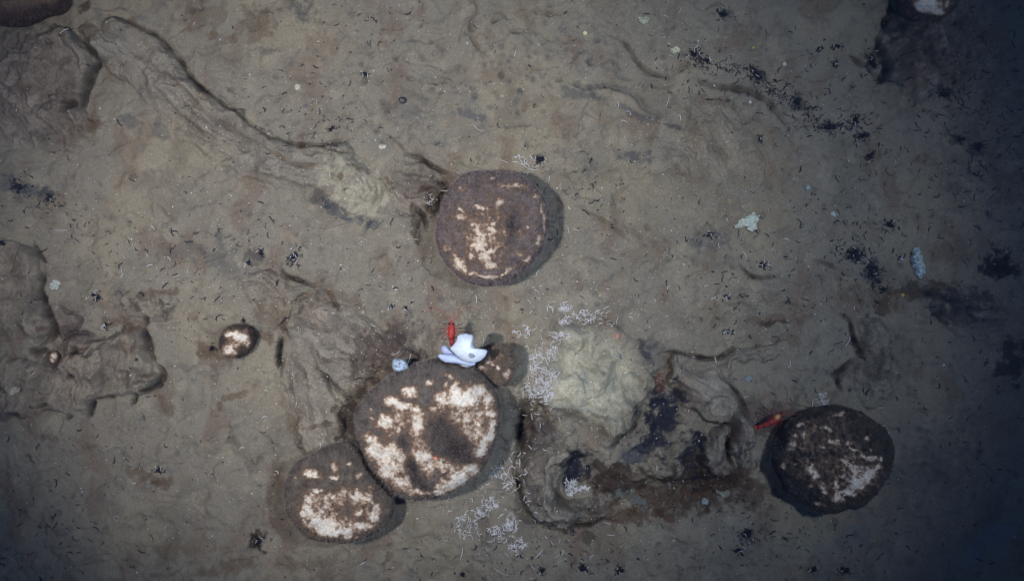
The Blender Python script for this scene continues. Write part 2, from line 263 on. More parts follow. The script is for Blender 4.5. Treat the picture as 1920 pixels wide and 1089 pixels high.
crs = [
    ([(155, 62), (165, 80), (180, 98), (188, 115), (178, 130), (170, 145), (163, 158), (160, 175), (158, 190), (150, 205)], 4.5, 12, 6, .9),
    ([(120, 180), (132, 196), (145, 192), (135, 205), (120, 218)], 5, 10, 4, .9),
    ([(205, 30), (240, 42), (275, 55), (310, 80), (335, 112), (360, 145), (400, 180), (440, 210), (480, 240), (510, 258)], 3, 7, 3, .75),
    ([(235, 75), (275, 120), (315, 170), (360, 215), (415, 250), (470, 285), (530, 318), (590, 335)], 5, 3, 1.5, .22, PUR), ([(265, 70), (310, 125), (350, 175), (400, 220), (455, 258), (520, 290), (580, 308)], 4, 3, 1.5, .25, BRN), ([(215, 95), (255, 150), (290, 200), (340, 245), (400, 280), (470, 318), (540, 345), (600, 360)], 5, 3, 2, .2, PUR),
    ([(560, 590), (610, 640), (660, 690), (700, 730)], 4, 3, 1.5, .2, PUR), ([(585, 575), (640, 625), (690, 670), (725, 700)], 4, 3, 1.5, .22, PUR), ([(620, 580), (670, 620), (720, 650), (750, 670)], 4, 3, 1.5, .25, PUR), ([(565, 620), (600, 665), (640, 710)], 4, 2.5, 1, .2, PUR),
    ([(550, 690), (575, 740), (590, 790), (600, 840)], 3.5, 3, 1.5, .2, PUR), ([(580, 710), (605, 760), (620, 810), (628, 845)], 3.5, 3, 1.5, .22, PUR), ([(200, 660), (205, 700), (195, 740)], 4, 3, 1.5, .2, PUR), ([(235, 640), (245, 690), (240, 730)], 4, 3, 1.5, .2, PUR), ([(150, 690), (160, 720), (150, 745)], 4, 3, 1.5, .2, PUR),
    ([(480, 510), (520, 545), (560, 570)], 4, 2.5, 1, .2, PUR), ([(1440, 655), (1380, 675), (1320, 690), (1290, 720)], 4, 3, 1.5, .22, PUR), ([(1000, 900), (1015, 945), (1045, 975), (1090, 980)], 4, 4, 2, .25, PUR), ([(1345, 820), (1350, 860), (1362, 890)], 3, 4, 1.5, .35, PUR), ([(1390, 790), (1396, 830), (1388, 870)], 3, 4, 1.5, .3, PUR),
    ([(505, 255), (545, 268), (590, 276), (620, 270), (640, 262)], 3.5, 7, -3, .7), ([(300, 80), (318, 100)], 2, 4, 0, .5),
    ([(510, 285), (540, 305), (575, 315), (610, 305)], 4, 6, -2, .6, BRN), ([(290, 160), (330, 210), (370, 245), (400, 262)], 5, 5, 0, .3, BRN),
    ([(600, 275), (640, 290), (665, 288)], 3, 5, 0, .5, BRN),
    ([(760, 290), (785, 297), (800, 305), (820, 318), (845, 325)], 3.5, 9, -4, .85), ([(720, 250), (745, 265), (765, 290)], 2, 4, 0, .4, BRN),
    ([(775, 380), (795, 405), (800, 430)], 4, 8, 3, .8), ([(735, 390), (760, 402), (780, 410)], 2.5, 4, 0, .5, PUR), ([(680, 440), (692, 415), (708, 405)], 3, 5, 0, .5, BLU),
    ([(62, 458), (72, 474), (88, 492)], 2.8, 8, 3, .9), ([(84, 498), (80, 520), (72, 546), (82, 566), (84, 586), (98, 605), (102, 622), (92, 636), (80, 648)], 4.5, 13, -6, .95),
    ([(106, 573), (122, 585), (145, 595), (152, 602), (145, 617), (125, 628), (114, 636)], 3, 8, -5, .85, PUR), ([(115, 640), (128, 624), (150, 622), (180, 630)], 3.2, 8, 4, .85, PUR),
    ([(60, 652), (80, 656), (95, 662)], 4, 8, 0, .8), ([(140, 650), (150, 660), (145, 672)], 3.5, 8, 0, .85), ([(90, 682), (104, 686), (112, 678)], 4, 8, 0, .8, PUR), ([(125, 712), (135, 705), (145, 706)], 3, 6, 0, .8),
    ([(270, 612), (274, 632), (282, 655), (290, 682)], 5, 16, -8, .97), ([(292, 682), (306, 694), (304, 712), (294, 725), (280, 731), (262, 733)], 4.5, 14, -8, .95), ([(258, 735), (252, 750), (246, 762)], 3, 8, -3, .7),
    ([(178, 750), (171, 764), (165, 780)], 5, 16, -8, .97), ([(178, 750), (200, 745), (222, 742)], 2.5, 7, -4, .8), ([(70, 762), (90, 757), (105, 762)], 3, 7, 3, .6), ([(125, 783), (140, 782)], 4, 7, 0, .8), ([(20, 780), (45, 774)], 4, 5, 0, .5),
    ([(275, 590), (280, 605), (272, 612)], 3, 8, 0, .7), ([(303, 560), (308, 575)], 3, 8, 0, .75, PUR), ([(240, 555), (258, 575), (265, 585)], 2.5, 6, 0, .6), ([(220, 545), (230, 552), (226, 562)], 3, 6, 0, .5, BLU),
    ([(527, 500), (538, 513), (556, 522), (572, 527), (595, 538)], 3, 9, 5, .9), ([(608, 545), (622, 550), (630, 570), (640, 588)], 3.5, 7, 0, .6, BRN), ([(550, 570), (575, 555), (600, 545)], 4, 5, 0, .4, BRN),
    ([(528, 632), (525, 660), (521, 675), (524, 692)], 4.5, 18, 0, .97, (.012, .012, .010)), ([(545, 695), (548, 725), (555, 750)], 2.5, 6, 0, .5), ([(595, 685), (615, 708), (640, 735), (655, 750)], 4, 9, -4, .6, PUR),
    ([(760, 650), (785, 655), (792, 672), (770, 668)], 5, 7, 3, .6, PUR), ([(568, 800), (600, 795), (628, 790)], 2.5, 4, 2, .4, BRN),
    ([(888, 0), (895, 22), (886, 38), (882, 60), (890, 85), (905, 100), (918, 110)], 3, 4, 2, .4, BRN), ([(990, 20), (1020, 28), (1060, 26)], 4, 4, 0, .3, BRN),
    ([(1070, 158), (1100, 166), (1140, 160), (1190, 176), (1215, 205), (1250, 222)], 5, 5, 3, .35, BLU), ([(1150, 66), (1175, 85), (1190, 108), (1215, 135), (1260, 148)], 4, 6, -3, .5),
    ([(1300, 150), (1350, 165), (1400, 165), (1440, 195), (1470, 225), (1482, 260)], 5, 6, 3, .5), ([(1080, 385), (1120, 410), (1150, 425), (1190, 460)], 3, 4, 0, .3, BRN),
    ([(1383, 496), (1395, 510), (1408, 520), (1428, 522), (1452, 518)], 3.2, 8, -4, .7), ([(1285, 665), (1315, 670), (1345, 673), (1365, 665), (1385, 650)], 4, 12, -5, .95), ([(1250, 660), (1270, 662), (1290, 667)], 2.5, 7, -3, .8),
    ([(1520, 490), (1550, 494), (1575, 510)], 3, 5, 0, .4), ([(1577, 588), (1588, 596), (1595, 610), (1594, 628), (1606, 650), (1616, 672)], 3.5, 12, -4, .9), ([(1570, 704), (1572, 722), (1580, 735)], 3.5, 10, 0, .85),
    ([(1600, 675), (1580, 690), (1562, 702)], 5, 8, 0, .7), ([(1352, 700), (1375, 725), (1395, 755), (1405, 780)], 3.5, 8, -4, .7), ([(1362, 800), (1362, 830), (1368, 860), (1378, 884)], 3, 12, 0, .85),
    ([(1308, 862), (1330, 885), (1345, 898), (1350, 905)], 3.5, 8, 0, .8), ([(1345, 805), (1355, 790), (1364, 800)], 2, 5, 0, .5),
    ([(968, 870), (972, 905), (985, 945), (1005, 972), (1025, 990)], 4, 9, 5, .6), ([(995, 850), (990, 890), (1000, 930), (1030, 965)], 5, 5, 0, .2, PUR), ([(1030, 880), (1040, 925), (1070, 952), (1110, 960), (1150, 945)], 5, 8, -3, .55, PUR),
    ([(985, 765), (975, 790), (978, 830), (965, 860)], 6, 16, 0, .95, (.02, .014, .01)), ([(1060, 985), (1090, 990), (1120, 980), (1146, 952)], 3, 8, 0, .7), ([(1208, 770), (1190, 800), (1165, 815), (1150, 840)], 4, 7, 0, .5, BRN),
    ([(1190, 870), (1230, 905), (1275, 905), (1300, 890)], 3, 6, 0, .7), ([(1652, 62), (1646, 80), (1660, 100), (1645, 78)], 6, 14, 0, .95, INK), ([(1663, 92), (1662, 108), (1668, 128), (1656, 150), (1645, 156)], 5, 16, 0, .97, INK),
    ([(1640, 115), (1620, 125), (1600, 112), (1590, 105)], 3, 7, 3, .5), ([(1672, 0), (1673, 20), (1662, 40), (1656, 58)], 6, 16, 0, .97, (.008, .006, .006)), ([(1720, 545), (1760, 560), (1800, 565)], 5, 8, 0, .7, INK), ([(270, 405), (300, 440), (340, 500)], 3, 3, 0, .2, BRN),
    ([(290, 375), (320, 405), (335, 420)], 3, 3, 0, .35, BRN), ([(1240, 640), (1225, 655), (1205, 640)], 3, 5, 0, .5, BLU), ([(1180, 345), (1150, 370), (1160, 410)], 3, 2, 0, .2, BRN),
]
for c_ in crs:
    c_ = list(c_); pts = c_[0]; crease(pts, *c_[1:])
def hollow(cx, cy, rx, ry, dep, rot=0):
    b = box([(cx - 2.5 * max(rx, ry), cy - 2.5 * max(rx, ry)), (cx + 2.5 * max(rx, ry), cy + 2.5 * max(rx, ry))], 2)
    x, y = WX[b] - cx, WY[b] - cy; c, s = math.cos(math.radians(rot)), math.sin(math.radians(rot))
    S[b] -= dep * np.exp(-(((x * c + y * s) / rx) ** 2 + ((-x * s + y * c) / ry) ** 2) ** 1.5)
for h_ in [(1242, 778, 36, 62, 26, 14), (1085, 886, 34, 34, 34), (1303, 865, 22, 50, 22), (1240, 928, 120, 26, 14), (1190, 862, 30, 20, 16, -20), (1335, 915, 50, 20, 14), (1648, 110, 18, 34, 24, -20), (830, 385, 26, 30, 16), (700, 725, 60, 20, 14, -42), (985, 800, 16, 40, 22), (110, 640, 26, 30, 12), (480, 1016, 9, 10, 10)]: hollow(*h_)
for bx0, by0, bw, bh, ba in ((1250, 915, 150, 55, 7), (1240, 790, 60, 80, 4), (820, 385, 40, 50, 4), (110, 620, 60, 50, 3), (1700, 100, 60, 90, 5)):
    b = box([(bx0 - 2 * bw, by0 - 2 * bh), (bx0 + 2 * bw, by0 + 2 * bh)], 2)
    S[b] += ba * fbm(WX[b] / 17, WY[b] / 13, 4, 23) * np.exp(-(((PX[b] - bx0) / bw) ** 2 + ((PY[b] - by0) / bh) ** 2) ** 1.5)
# burrow pits
for k in range(420):
    px, py = (rnd.gauss(950, 150), rnd.gauss(120, 70)) if k < 150 else (rnd.uniform(-20, 1940), rnd.uniform(-20, 1110))
    r = rnd.uniform(2.2, 6); b = box([(px, py)], r * 4)
    d = np.hypot(PX[b] - px, (PY[b] - py) * rnd.uniform(.8, 1.3)) / r
    S[b] += r * .55 * (-np.exp(-d * d) + .45 * np.exp(-((d - 1.6) / .7) ** 2))
    lay(b, rnd.choice([BLU, BRN, PUR]), rnd.uniform(.2, .6) * np.exp(-d * d))

# ------------------------------------------------------------------ mud-draped rocks, each a patch with its own body
TOP = S.copy()
GREY = (.24, .21, .18); GREYP = (.225, .187, .17); DARKR = (.075, .058, .05)
def rock(name, label, cat, pts, H, w, col, cva=.8, tilt=(0, 0), sd=None, sa=1.5, dark=DARKR, da=.35, warp=1.0, lumps=2.0, group=None, rag=1.0):
    """pts outline, H height mm, w edge width mm, sd striation direction in degrees or 'edge'"""
    p = chaikin(pts, 2); b = box(p, 30)
    w = w * 1.9; w0 = w
    x = PX[b] + (WX[b] - PX[b]) * warp * 1.3 + 2.2 * rag * perlin(PX[b] / 9, PY[b] / 9, 77) + 7 * perlin(PX[b] / 33, PY[b] / 33, 79)
    y = PY[b] + (WY[b] - PY[b]) * warp * 1.3 + 2.2 * rag * perlin(PX[b] / 9, PY[b] / 9, 78) + 7 * perlin(PX[b] / 33, PY[b] / 33, 80)
    w = w * np.clip(1 + 1.1 * fbm(PX[b] / 70, PY[b] / 70, 2, 83), .3, 2.4)
    d, _, al, L = seg_dist(x, y, p, True); s = np.where(inside(x, y, p), d, -d)
    cx, cy = p.mean(0); ext = np.ptp(p, 0).max() / 2
    hh = H * np.clip(1 + ((PX[b] - cx) * tilt[0] + (PY[b] - cy) * tilt[1]) / ext, .12, 2.2)
    hh = hh * np.clip(.85 + 1.1 * fbm(PX[b] / 95, PY[b] / 95, 2, 85), .12, 1.5)
    prof = np.clip(s / w, -1.4, 1); prof = np.where(prof > 0, 1 - (1 - prof) ** 2.0, prof * 1.3)
    body = hh * prof + sstep(0, w, s) * (lumps * fbm(x / 42, y / 42, 4, 91) * 1.9 + hh * .12 * sstep(0, ext * .8, s))
    if sd == 'edge': st = perlin(s / 7, al * L / 60, 95) + .5 * perlin(s / 3, al * L / 40, 96) + 1.8 * perlin(s / 17, al * L / 120, 97)
    else:
        a = math.radians(sd if sd is not None else 20)
        u = x * math.cos(a) + y * math.sin(a); v = -x * math.sin(a) + y * math.cos(a)
        st = perlin(u / 60, v / 8, 95) + .45 * perlin(u / 40, v / 3.4, 96) + 2.6 * perlin(u / 120, v / 26, 97)
    body = body + sa * 2.0 * st * sstep(0, w * .8, s)
    body = np.where(s < 0, np.minimum(body, -.2 + s * .5), body)
    old = TOP[b]; z = old + body
    mask = s > -3.5
    keep = np.zeros(mask.shape, bool); m = mask
    cell = (m[:-1, :-1] | m[1:, :-1] | m[:-1, 1:] | m[1:, 1:]) & ((s > -1.5)[:-1, :-1] | (s > -1.5)[1:, 1:] | (s > -1.5)[1:, :-1] | (s > -1.5)[:-1, 1:])
    c = mixc(COL[b], col, cva * sstep(0, w0 * 1.3, s) * (.75 + .25 * np.clip(fbm(x / 60, y / 60, 3, 13), -1, 1)))
    c = mixc(c, dark, np.clip(da * 1.2 * sstep(.0, .9, fbm(x / 42, y / 30, 4, 17) + .2 * st) * sstep(0, w0, s), 0, 1))
    fine = perlin((x * math.cos(math.radians(sd if isinstance(sd, (int, float)) else 35)) + y * math.sin(math.radians(sd if isinstance(sd, (int, float)) else 35))) / 34, (-x * math.sin(math.radians(sd if isinstance(sd, (int, float)) else 35)) + y * math.cos(math.radians(sd if isinstance(sd, (int, float)) else 35))) / 4.2, 99)
    c = c * (1 + (.14 * np.clip(st, -1.5, 1.5) + .16 * fine) * sstep(0, w0, s))[..., None]
    jj, ii = np.nonzero(cell)
    idx = np.full(mask.shape, -1); used = np.zeros(mask.shape, bool)
    for dj in (0, 1):
        for di in (0, 1): used[jj + dj, ii + di] = True
    idx[used] = np.arange(used.sum())
    cs = c * (1 - SA[b] * .92)[..., None] + SC[b] * .92
    bx, by = p.mean(0); x0, y0 = P0(bx, by)
    Vv = np.stack([X[b][used] - x0, Y[b][used] - y0, (z[used]) * mm], 1)
    F = np.stack([idx[jj, ii], idx[jj, ii + 1], idx[jj + 1, ii + 1], idx[jj + 1, ii]], 1)
    # a skirt goes down into the mud round the border so the piece is a solid block, not a sheet
    e = {}
    edges = np.concatenate([F[:, [0, 1]], F[:, [1, 2]], F[:, [2, 3]], F[:, [3, 0]]])
    key = np.sort(edges, 1); kk = key[:, 0].astype(np.int64) * 10**7 + key[:, 1]
    un, first, cnt = np.unique(kk, return_index=True, return_counts=True)
    be = edges[first[cnt == 1]]
    bv, inv = np.unique(be, return_inverse=True); inv = inv.reshape(be.shape)
    low = Vv[bv].copy(); low[:, 2] -= .03; n0 = len(Vv)
    Fs = np.stack([be[:, 1], be[:, 0], n0 + inv[:, 0], n0 + inv[:, 1]], 1)
    V2 = np.vstack([Vv, low]); C2 = np.vstack([cs[used], cs[used][bv]])
    o = mesh_obj(name, V2, np.vstack([F, Fs]), M_ROCK, cols=C2)
    o.location = (x0, y0, 0)
    tag(o, label, cat, group)
    ins = s > 0
    COL[b] = np.where(ins[..., None], c, COL[b])
    TOP[b] = np.where(s > -1.4, np.maximum(old, z), old)
    return o
GRP = None
rock('rock_ridge', 'long grey-brown mud-draped ridge curving from the upper left corner towards the central sponge', 'rock ridge',
     [(150, 50), (195, 24), (250, 44), (300, 68), (337, 110), (374, 147), (422, 186), (472, 228), (517, 254), (560, 266), (620, 266), (690, 290), (720, 330), (715, 400), (650, 400), (590, 378), (530, 362), (470, 335), (415, 305), (360, 278), (308, 238), (270, 192), (232, 150), (190, 135), (160, 100)],
     26, 24, (.265, .243, .215), .9, (.25, -.45), 'edge', 1.9, da=.1)
rock('rock_outcrop', 'lumpy dark-edged outcrop filling the upper left corner, below the purple sponge', 'rock',
     [(-30, 45), (60, 42), (130, 52), (160, 75), (184, 104), (176, 130), (160, 158), (152, 196), (185, 240), (160, 280), (60, 290), (-40, 280)],
     20, 14, GREYP, .75, (.5, -.1), 60, 2.0, lumps=5, da=.5)
rock('rock_outcrop', 'smooth rounded rock at the left edge beside a black zigzag crack', 'rock',
     [(-40, 455), (30, 450), (66, 470), (80, 505), (70, 545), (80, 575), (96, 612), (88, 640), (30, 655), (-40, 650)],
     18, 14, (.255, .215, .18), .7, (.4, 0), 80, 1.2, lumps=4)
rock('rock_outcrop', 'folded brownish rock wedge between the zigzag crack and the flat left slab', 'rock',
     [(104, 575), (125, 588), (150, 600), (146, 618), (180, 632), (215, 640), (190, 665), (140, 672), (95, 668), (88, 645), (104, 625), (98, 600)],
     15, 9, (.19, .14, .115), .8, (0, 0), 20, 2.0, da=.5, lumps=3)
rock('rock_slab', 'broad flat grey slab with a black undercut edge on the left side of the picture', 'rock slab',
     [(-40, 665), (60, 672), (130, 668), (190, 642), (235, 608), (264, 604), (276, 640), (287, 680), (304, 700), (300, 722), (262, 736), (200, 748), (176, 754), (160, 782), (120, 770), (60, 782), (-40, 800)],
     26, 12, (.245, .205, .17), .85, (.35, -.1), 100, 1.8, lumps=4, da=.3)
rock('rubble_heap', 'low heap of crumbled brown mud lumps just above the flat left slab', 'mud heap',
     [(195, 555), (215, 538), (245, 540), (275, 532), (300, 545), (330, 550), (345, 575), (335, 605), (300, 615), (270, 600), (240, 590), (205, 585)],
     11, 12, (.23, .19, .15), .6, (0, 0), 140, 1.5, lumps=7, da=.6, rag=2)
rock('rock_slab', 'pale mud-covered slab with a thin dark scarp, right of the small round sponge', 'rock slab',
     [(440, 520), (480, 492), (525, 500), (545, 520), (590, 536), (622, 546), (600, 560), (560, 575), (545, 610), (520, 620), (485, 600), (455, 570)],
     13, 14, (.285, .25, .2), .7, (.3, -.5), 35, 1.2, da=.25)
rock('rock_slab', 'large striated grey slab upper left of the biggest sponge', 'rock slab',
     [(552, 562), (600, 546), (628, 566), (665, 582), (712, 598), (745, 615), (790, 640), (800, 668), (760, 700), (715, 735), (665, 758), (640, 740), (600, 700), (560, 672), (540, 620)],
     19, 16, (.285, .25, .215), .95, (.1, -.35), 42, 1.6, da=.35)
rock('rock_slab', 'tapering striated slab running down to the top of the lower left sponge', 'rock slab',
     [(530, 645), (560, 670), (600, 702), (640, 745), (655, 790), (655, 850), (600, 860), (558, 850), (556, 800), (545, 745), (525, 700)],
     16, 11, (.285, .25, .21), .95, (-.1, .1), 68, 1.6, da=.2)
rock('rock_slab', 'folded purplish-brown slab touching the left side of the central round sponge', 'rock slab',
     [(750, 300), (790, 300), (825, 322), (850, 335), (840, 370), (815, 400), (795, 420), (770, 402), (735, 388), (725, 350)],
     10, 12, (.235, .195, .165), .75, (.2, -.3), 15, 2.4, da=.4, lumps=4)
rock('yellowish_mound', 'pale yellow-green fibrous mound right of the biggest sponge, lit by a red dot', 'mound',
     [(1050, 592), (1110, 590), (1160, 618), (1205, 640), (1235, 680), (1225, 735), (1200, 775), (1180, 820), (1150, 858), (1118, 850), (1080, 805), (1035, 785), (995, 755), (1000, 700), (1025, 640)],
     28, 26, (.50, .48, .375), 1.0, (.1, .1), 60, .9, dark=(.27, .28, .25), da=.75, lumps=4.5)
rock('rock_outcrop', 'dark hooded rock fold with a black hollow, directly below the yellowish mound', 'rock',
     [(978, 768), (1015, 762), (1050, 790), (1085, 812), (1105, 850), (1075, 868), (1042, 885), (1040, 925), (1075, 948), (1130, 935), (1160, 940), (1145, 965), (1110, 984), (1060, 994), (1020, 990), (985, 955), (965, 905), (962, 865), (985, 835)],
     34, 14, (.265, .245, .21), .9, (-.2, .2), 'edge', 2.4, da=.25, lumps=4)
rock('rock_outcrop', 'rounded brown boulder in the dark hollow right of the yellowish mound', 'boulder',
     [(1205, 860), (1220, 820), (1255, 795), (1295, 800), (1310, 835), (1305, 875), (1270, 900), (1225, 895)],
     22, 24, (.22, .185, .135), .85, (0, -.2), 0, 1.4, da=.45, lumps=4)
rock('rock_outcrop', 'branching grey rock arm stretching right from the dark crack towards the red shrimp', 'rock',
     [(1245, 665), (1290, 668), (1345, 676), (1375, 660), (1410, 642), (1465, 640), (1490, 650), (1470, 672), (1410, 684), (1370, 700), (1385, 735), (1410, 775), (1415, 820), (1395, 860), (1370, 800), (1330, 790), (1300, 770), (1265, 745), (1250, 710)],
     28, 14, (.27, .245, .215), .95, (0, -.15), 30, 2.0, da=.15, lumps=4)
rock('rock_lobe', 'smooth folded grey rock lobe left of the red shrimp, nearer the boulder', 'rock',
     [(1310, 815), (1330, 798), (1358, 795), (1366, 830), (1378, 885), (1350, 900), (1325, 880), (1312, 850)],
     36, 12, (.28, .25, .22), 1.0, (-.1, .1), 78, 1.5, da=.12, lumps=3)
rock('rock_lobe', 'taller outer lobe of grey rock, immediately left of the red shrimp by the far sponge', 'rock',
     [(1372, 760), (1400, 775), (1416, 815), (1412, 850), (1396, 880), (1382, 888), (1370, 840), (1364, 800)],
     38, 12, (.285, .255, .225), 1.0, (0, 0), 82, 1.5, da=.12, lumps=3)
rock('rock_slab', 'low blurred mud slab in the middle right, under a thin curved crack', 'rock slab',
     [(1375, 500), (1400, 522), (1450, 524), (1500, 518), (1515, 550), (1490, 582), (1440, 588), (1400, 600), (1360, 610), (1330, 570), (1345, 525)],
     10, 22, (.245, .22, .175), .6, (0, -.2), 10, 1.2, da=.2)
rock('rock_outcrop', 'rounded brownish knoll right of the low mud slab, below the black tube patch', 'rock',
     [(1545, 505), (1590, 500), (1625, 530), (1648, 575), (1630, 600), (1585, 592), (1555, 570), (1540, 540)],
     15, 20, (.24, .205, .16), .8, (0, .2), 50, 1.4, da=.4)
rock('rock_outcrop', 'dim upright rock buttress above the far right sponge', 'rock',
     [(1600, 605), (1650, 590), (1672, 640), (1668, 700), (1690, 750), (1640, 770), (1590, 735), (1618, 680)],
     16, 18, (.22, .2, .17), .7, (-.2, 0), 88, 1.8, da=.4)
rock('rock_outcrop', 'dark purplish rock pedestal under the white-topped sponge at the upper right', 'rock',
     [(1662, 95), (1676, 60), (1690, 20), (1740, -30), (1810, -30), (1822, 60), (1800, 150), (1770, 200), (1735, 225), (1695, 190), (1668, 150), (1672, 120)],
     46, 26, (.20, .16, .15), .9, (0, -.5), 70, 2.2, dark=(.03, .022, .022), da=.6, lumps=6)
rock('rock_outcrop', 'shadowy blue-grey boulder near the right edge, below the inky tube mass', 'rock',
     [(1740, 545), (1800, 525), (1860, 548), (1892, 600), (1860, 655), (1790, 640), (1745, 600)],
     24, 26, (.17, .17, .165), .8, (0, 0), 30, 1.6, dark=INK, da=.5, lumps=5)
rock('rock_outcrop', 'low grey rock swell bounded by black tube litter in the upper right', 'rock',
     [(1285, 150), (1340, 160), (1400, 172), (1440, 205), (1470, 245), (1480, 310), (1440, 370), (1380, 390), (1300, 380), (1230, 340), (1215, 260), (1240, 190)],
     9, 40, (.25, .215, .16), .5, (.1, -.3), 50, 1.0, da=.15, lumps=3)

# the mud itself, one sheet to the horizon
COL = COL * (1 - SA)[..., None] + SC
def grid_faces(ny, nx):
    i = np.arange(ny * nx).reshape(ny, nx)
    return np.stack([i[:-1, :-1], i[:-1, 1:], i[1:, 1:], i[1:, :-1]], -1).reshape(-1, 4)
ZS = S * mm
seabed = mesh_obj('seabed', np.stack([X.ravel(), Y.ravel(), ZS.ravel()], 1), grid_faces(NY, NX), M_MUD, cols=COL.reshape(-1, 3))
seabed['kind'] = 'structure'

TZ = TOP * mm
def height(x, y):
    x = np.atleast_1d(x); y = np.atleast_1d(y)
    i = np.clip(np.searchsorted(ax_x, x) - 1, 0, NX - 2); j = np.clip(np.searchsorted(ax_y, y) - 1, 0, NY - 2)
    u = np.clip((x - ax_x[i]) / (ax_x[i + 1] - ax_x[i]), 0, 1); v = np.clip((y - ax_y[j]) / (ax_y[j + 1] - ax_y[j]), 0, 1)
    return (TZ[j, i] * (1 - u) + TZ[j, i + 1] * u) * (1 - v) + (TZ[j + 1, i] * (1 - u) + TZ[j + 1, i + 1] * u) * v
def at(px, py, z=0.0):
    k = (HC - z) / HC
    return ((px - 960) / 1000 * k, (544.5 - py) / 1000 * k)
def ground(px, py):
    z = 0.
    for _ in range(3):
        x, y = at(px, py, z); z = float(height(x, y)[0])
    return x, y, z

# ------------------------------------------------------------------ round sponges
BASE_D = (.085, .068, .055)
def ramp(m, dk):
    st = [(-9, dk), (.06, dk), (.22, (.16, .118, .092)), (.38, (.25, .165, .118)), (.54, (.44, .31, .23)), (.70, (.71, .60, .50)), (.86, (.90, .82, .73)), (1.05, (.95, .92, .88)), (9, (.93, .88, .80))]
    xs = [a for a, _ in st]
    return np.stack([np.interp(m, xs, [c[k] for _, c in st]) for k in range(3)], -1)
def sponge(name, label, out, H, blobs, dk=BASE_D, dents=(), nr=170, nt=420, fuzz=14000, flat=.62, seed=0, zb=None, foot=.8, wob=1.0, nz=.5, frag=None, darks=(), whites=1.0, mid=.52):
    out = chaikin(out, 2); c = out.mean(0)
    gx, gy, z0 = ground(*c)
    if zb is not None: z0 = zb
    zm = H * mid
    wp = np.array([at(a, b_, z0 + zm) for a, b_ in out]); cw = wp.mean(0)
    rel = wp - cw; th = np.arctan2(rel[:, 1], rel[:, 0]); rr = np.hypot(rel[:, 0], rel[:, 1])
    o_ = np.argsort(th); th = th[o_]; rr = rr[o_]
    T = np.linspace(0, 2 * np.pi, nt, endpoint=False)
    R = np.interp((T + np.pi) % (2 * np.pi) - np.pi, np.concatenate([th - 2 * np.pi, th, th + 2 * np.pi]), np.tile(rr, 3))
    q = np.linspace(0, 1, nr); nt1 = int(nr * .66); f1 = np.linspace(0, 1, nt1) ** .8
    phi = np.concatenate([np.arcsin(f1 ** (1 / flat)), np.linspace(np.pi / 2, np.pi * .84, nr - nt1 + 1)[1:]])
    f = np.where(phi < np.pi / 2, np.sin(phi) ** flat, foot + (1 - foot) * np.sin(phi))
    zz = np.where(np.cos(phi) > 0, zm + (H - zm) * np.abs(np.cos(phi)) ** 1.0, zm - (zm + .02) * np.abs(np.cos(phi)) ** .9 / abs(math.cos(math.pi * .84)) ** .9)
    FF, TT = np.meshgrid(f, T, indexing='ij'); ZZ = np.repeat(zz[:, None], nt, 1)
    RR = FF * R[None, :]
    x = RR * np.cos(TT); y = RR * np.sin(TT)
    rmax = R.mean()
    up = sstep(.9, .0, FF) + .0
    n = fbm(x * 1000 / 60 + seed * 5, y * 1000 / 60 + ZZ * 12, 4, 101 + seed)
    nf = fbm(x * 1000 / 11 + seed * 5, y * 1000 / 11 + ZZ * 60, 3, 111 + seed)
    gz = wob * (.0075 * n + .0020 * nf)
    s_out = 1 + (wob * (.03 * n + .014 * nf) + .018 * perlin(3 + 2.2 * np.cos(TT), 5 + 2.2 * np.sin(TT), 181 + seed)) * FF
    x = x * s_out; y = y * s_out
    Zw = z0 + ZZ + gz * sstep(1.05, .6, FF) + gz * .3
    for (dx, dy, dr1, dr2, rot, am) in dents:
        ddx, ddy = at(dx, dy, z0 + H); ca, sa = math.cos(math.radians(-rot)), math.sin(math.radians(-rot))
        ex, ey = x + cw[0] - ddx, y + cw[1] - ddy
        uu = (ex * ca + ey * sa) / (dr1 * mm); vv = (-ex * sa + ey * ca) / (dr2 * mm)
        Zw = Zw + 1.7 * am * mm * np.exp(-(uu * uu + vv * vv)) * (ZZ > zm * .9)
    xw, yw = x + cw[0], y + cw[1]
    # the pattern of the crust
    k = HC / (HC - Zw); px = 960 + 1000 * xw * k; py = 544.5 - 1000 * yw * k
    wx = px + 4.5 * fbm(px / 22, py / 22, 4, 121 + seed); wy = py + 4.5 * fbm(px / 22, py / 22, 4, 131 + seed)
    m = np.zeros(px.shape)
    for bl in blobs:
        bx, by, rx, ry = bl[:4]; w_ = bl[4] if len(bl) > 4 else 1.0; w_ = w_ * 1.3 if 0 < w_ < .8 else w_; rt = bl[5] if len(bl) > 5 else 0
        ca, sa = math.cos(math.radians(rt)), math.sin(math.radians(rt)); ex, ey = wx - bx, wy - by
        uu = (ex * ca + ey * sa) / rx; vv = (-ex * sa + ey * ca) / ry
        g = np.exp(-(uu * uu + vv * vv) ** 1.05 * .8) * w_
        m = m + g if w_ < 0 else np.where(m < 0, m + g, np.maximum(m, g) + .25 * np.minimum(m, g))
    fadec = sstep(.45, .9, FF) * .8
    stre = fadec * (perlin(TT * 34 + 5 * n, RR * 1000 / 26, 141 + seed) + .7 * perlin(TT * 75, RR * 1000 / 13, 151 + seed))
    spk = fbm(px / 6.5, py / 6.5, 4, 161 + seed)
    m = m * (1 + .15 * n) + nz * (.30 * stre + .46 * spk + .34 * fbm(px / 15, py / 15, 2, 169 + seed) + .25 * fbm(px / 2.7, py / 2.7, 2, 165 + seed)) * np.clip(.2 + m * 1.5, .14, 1) - .06 + .07 * fbm(px / 40, py / 40, 3, 167 + seed)
    rimd = sstep(.93, 1.0, FF) * (phi[:, None] < np.pi) + (ZZ < zm) * 1.0
    m = m * (1 - np.clip(rimd, 0, 1))
    m = np.clip(m, 0, whites)
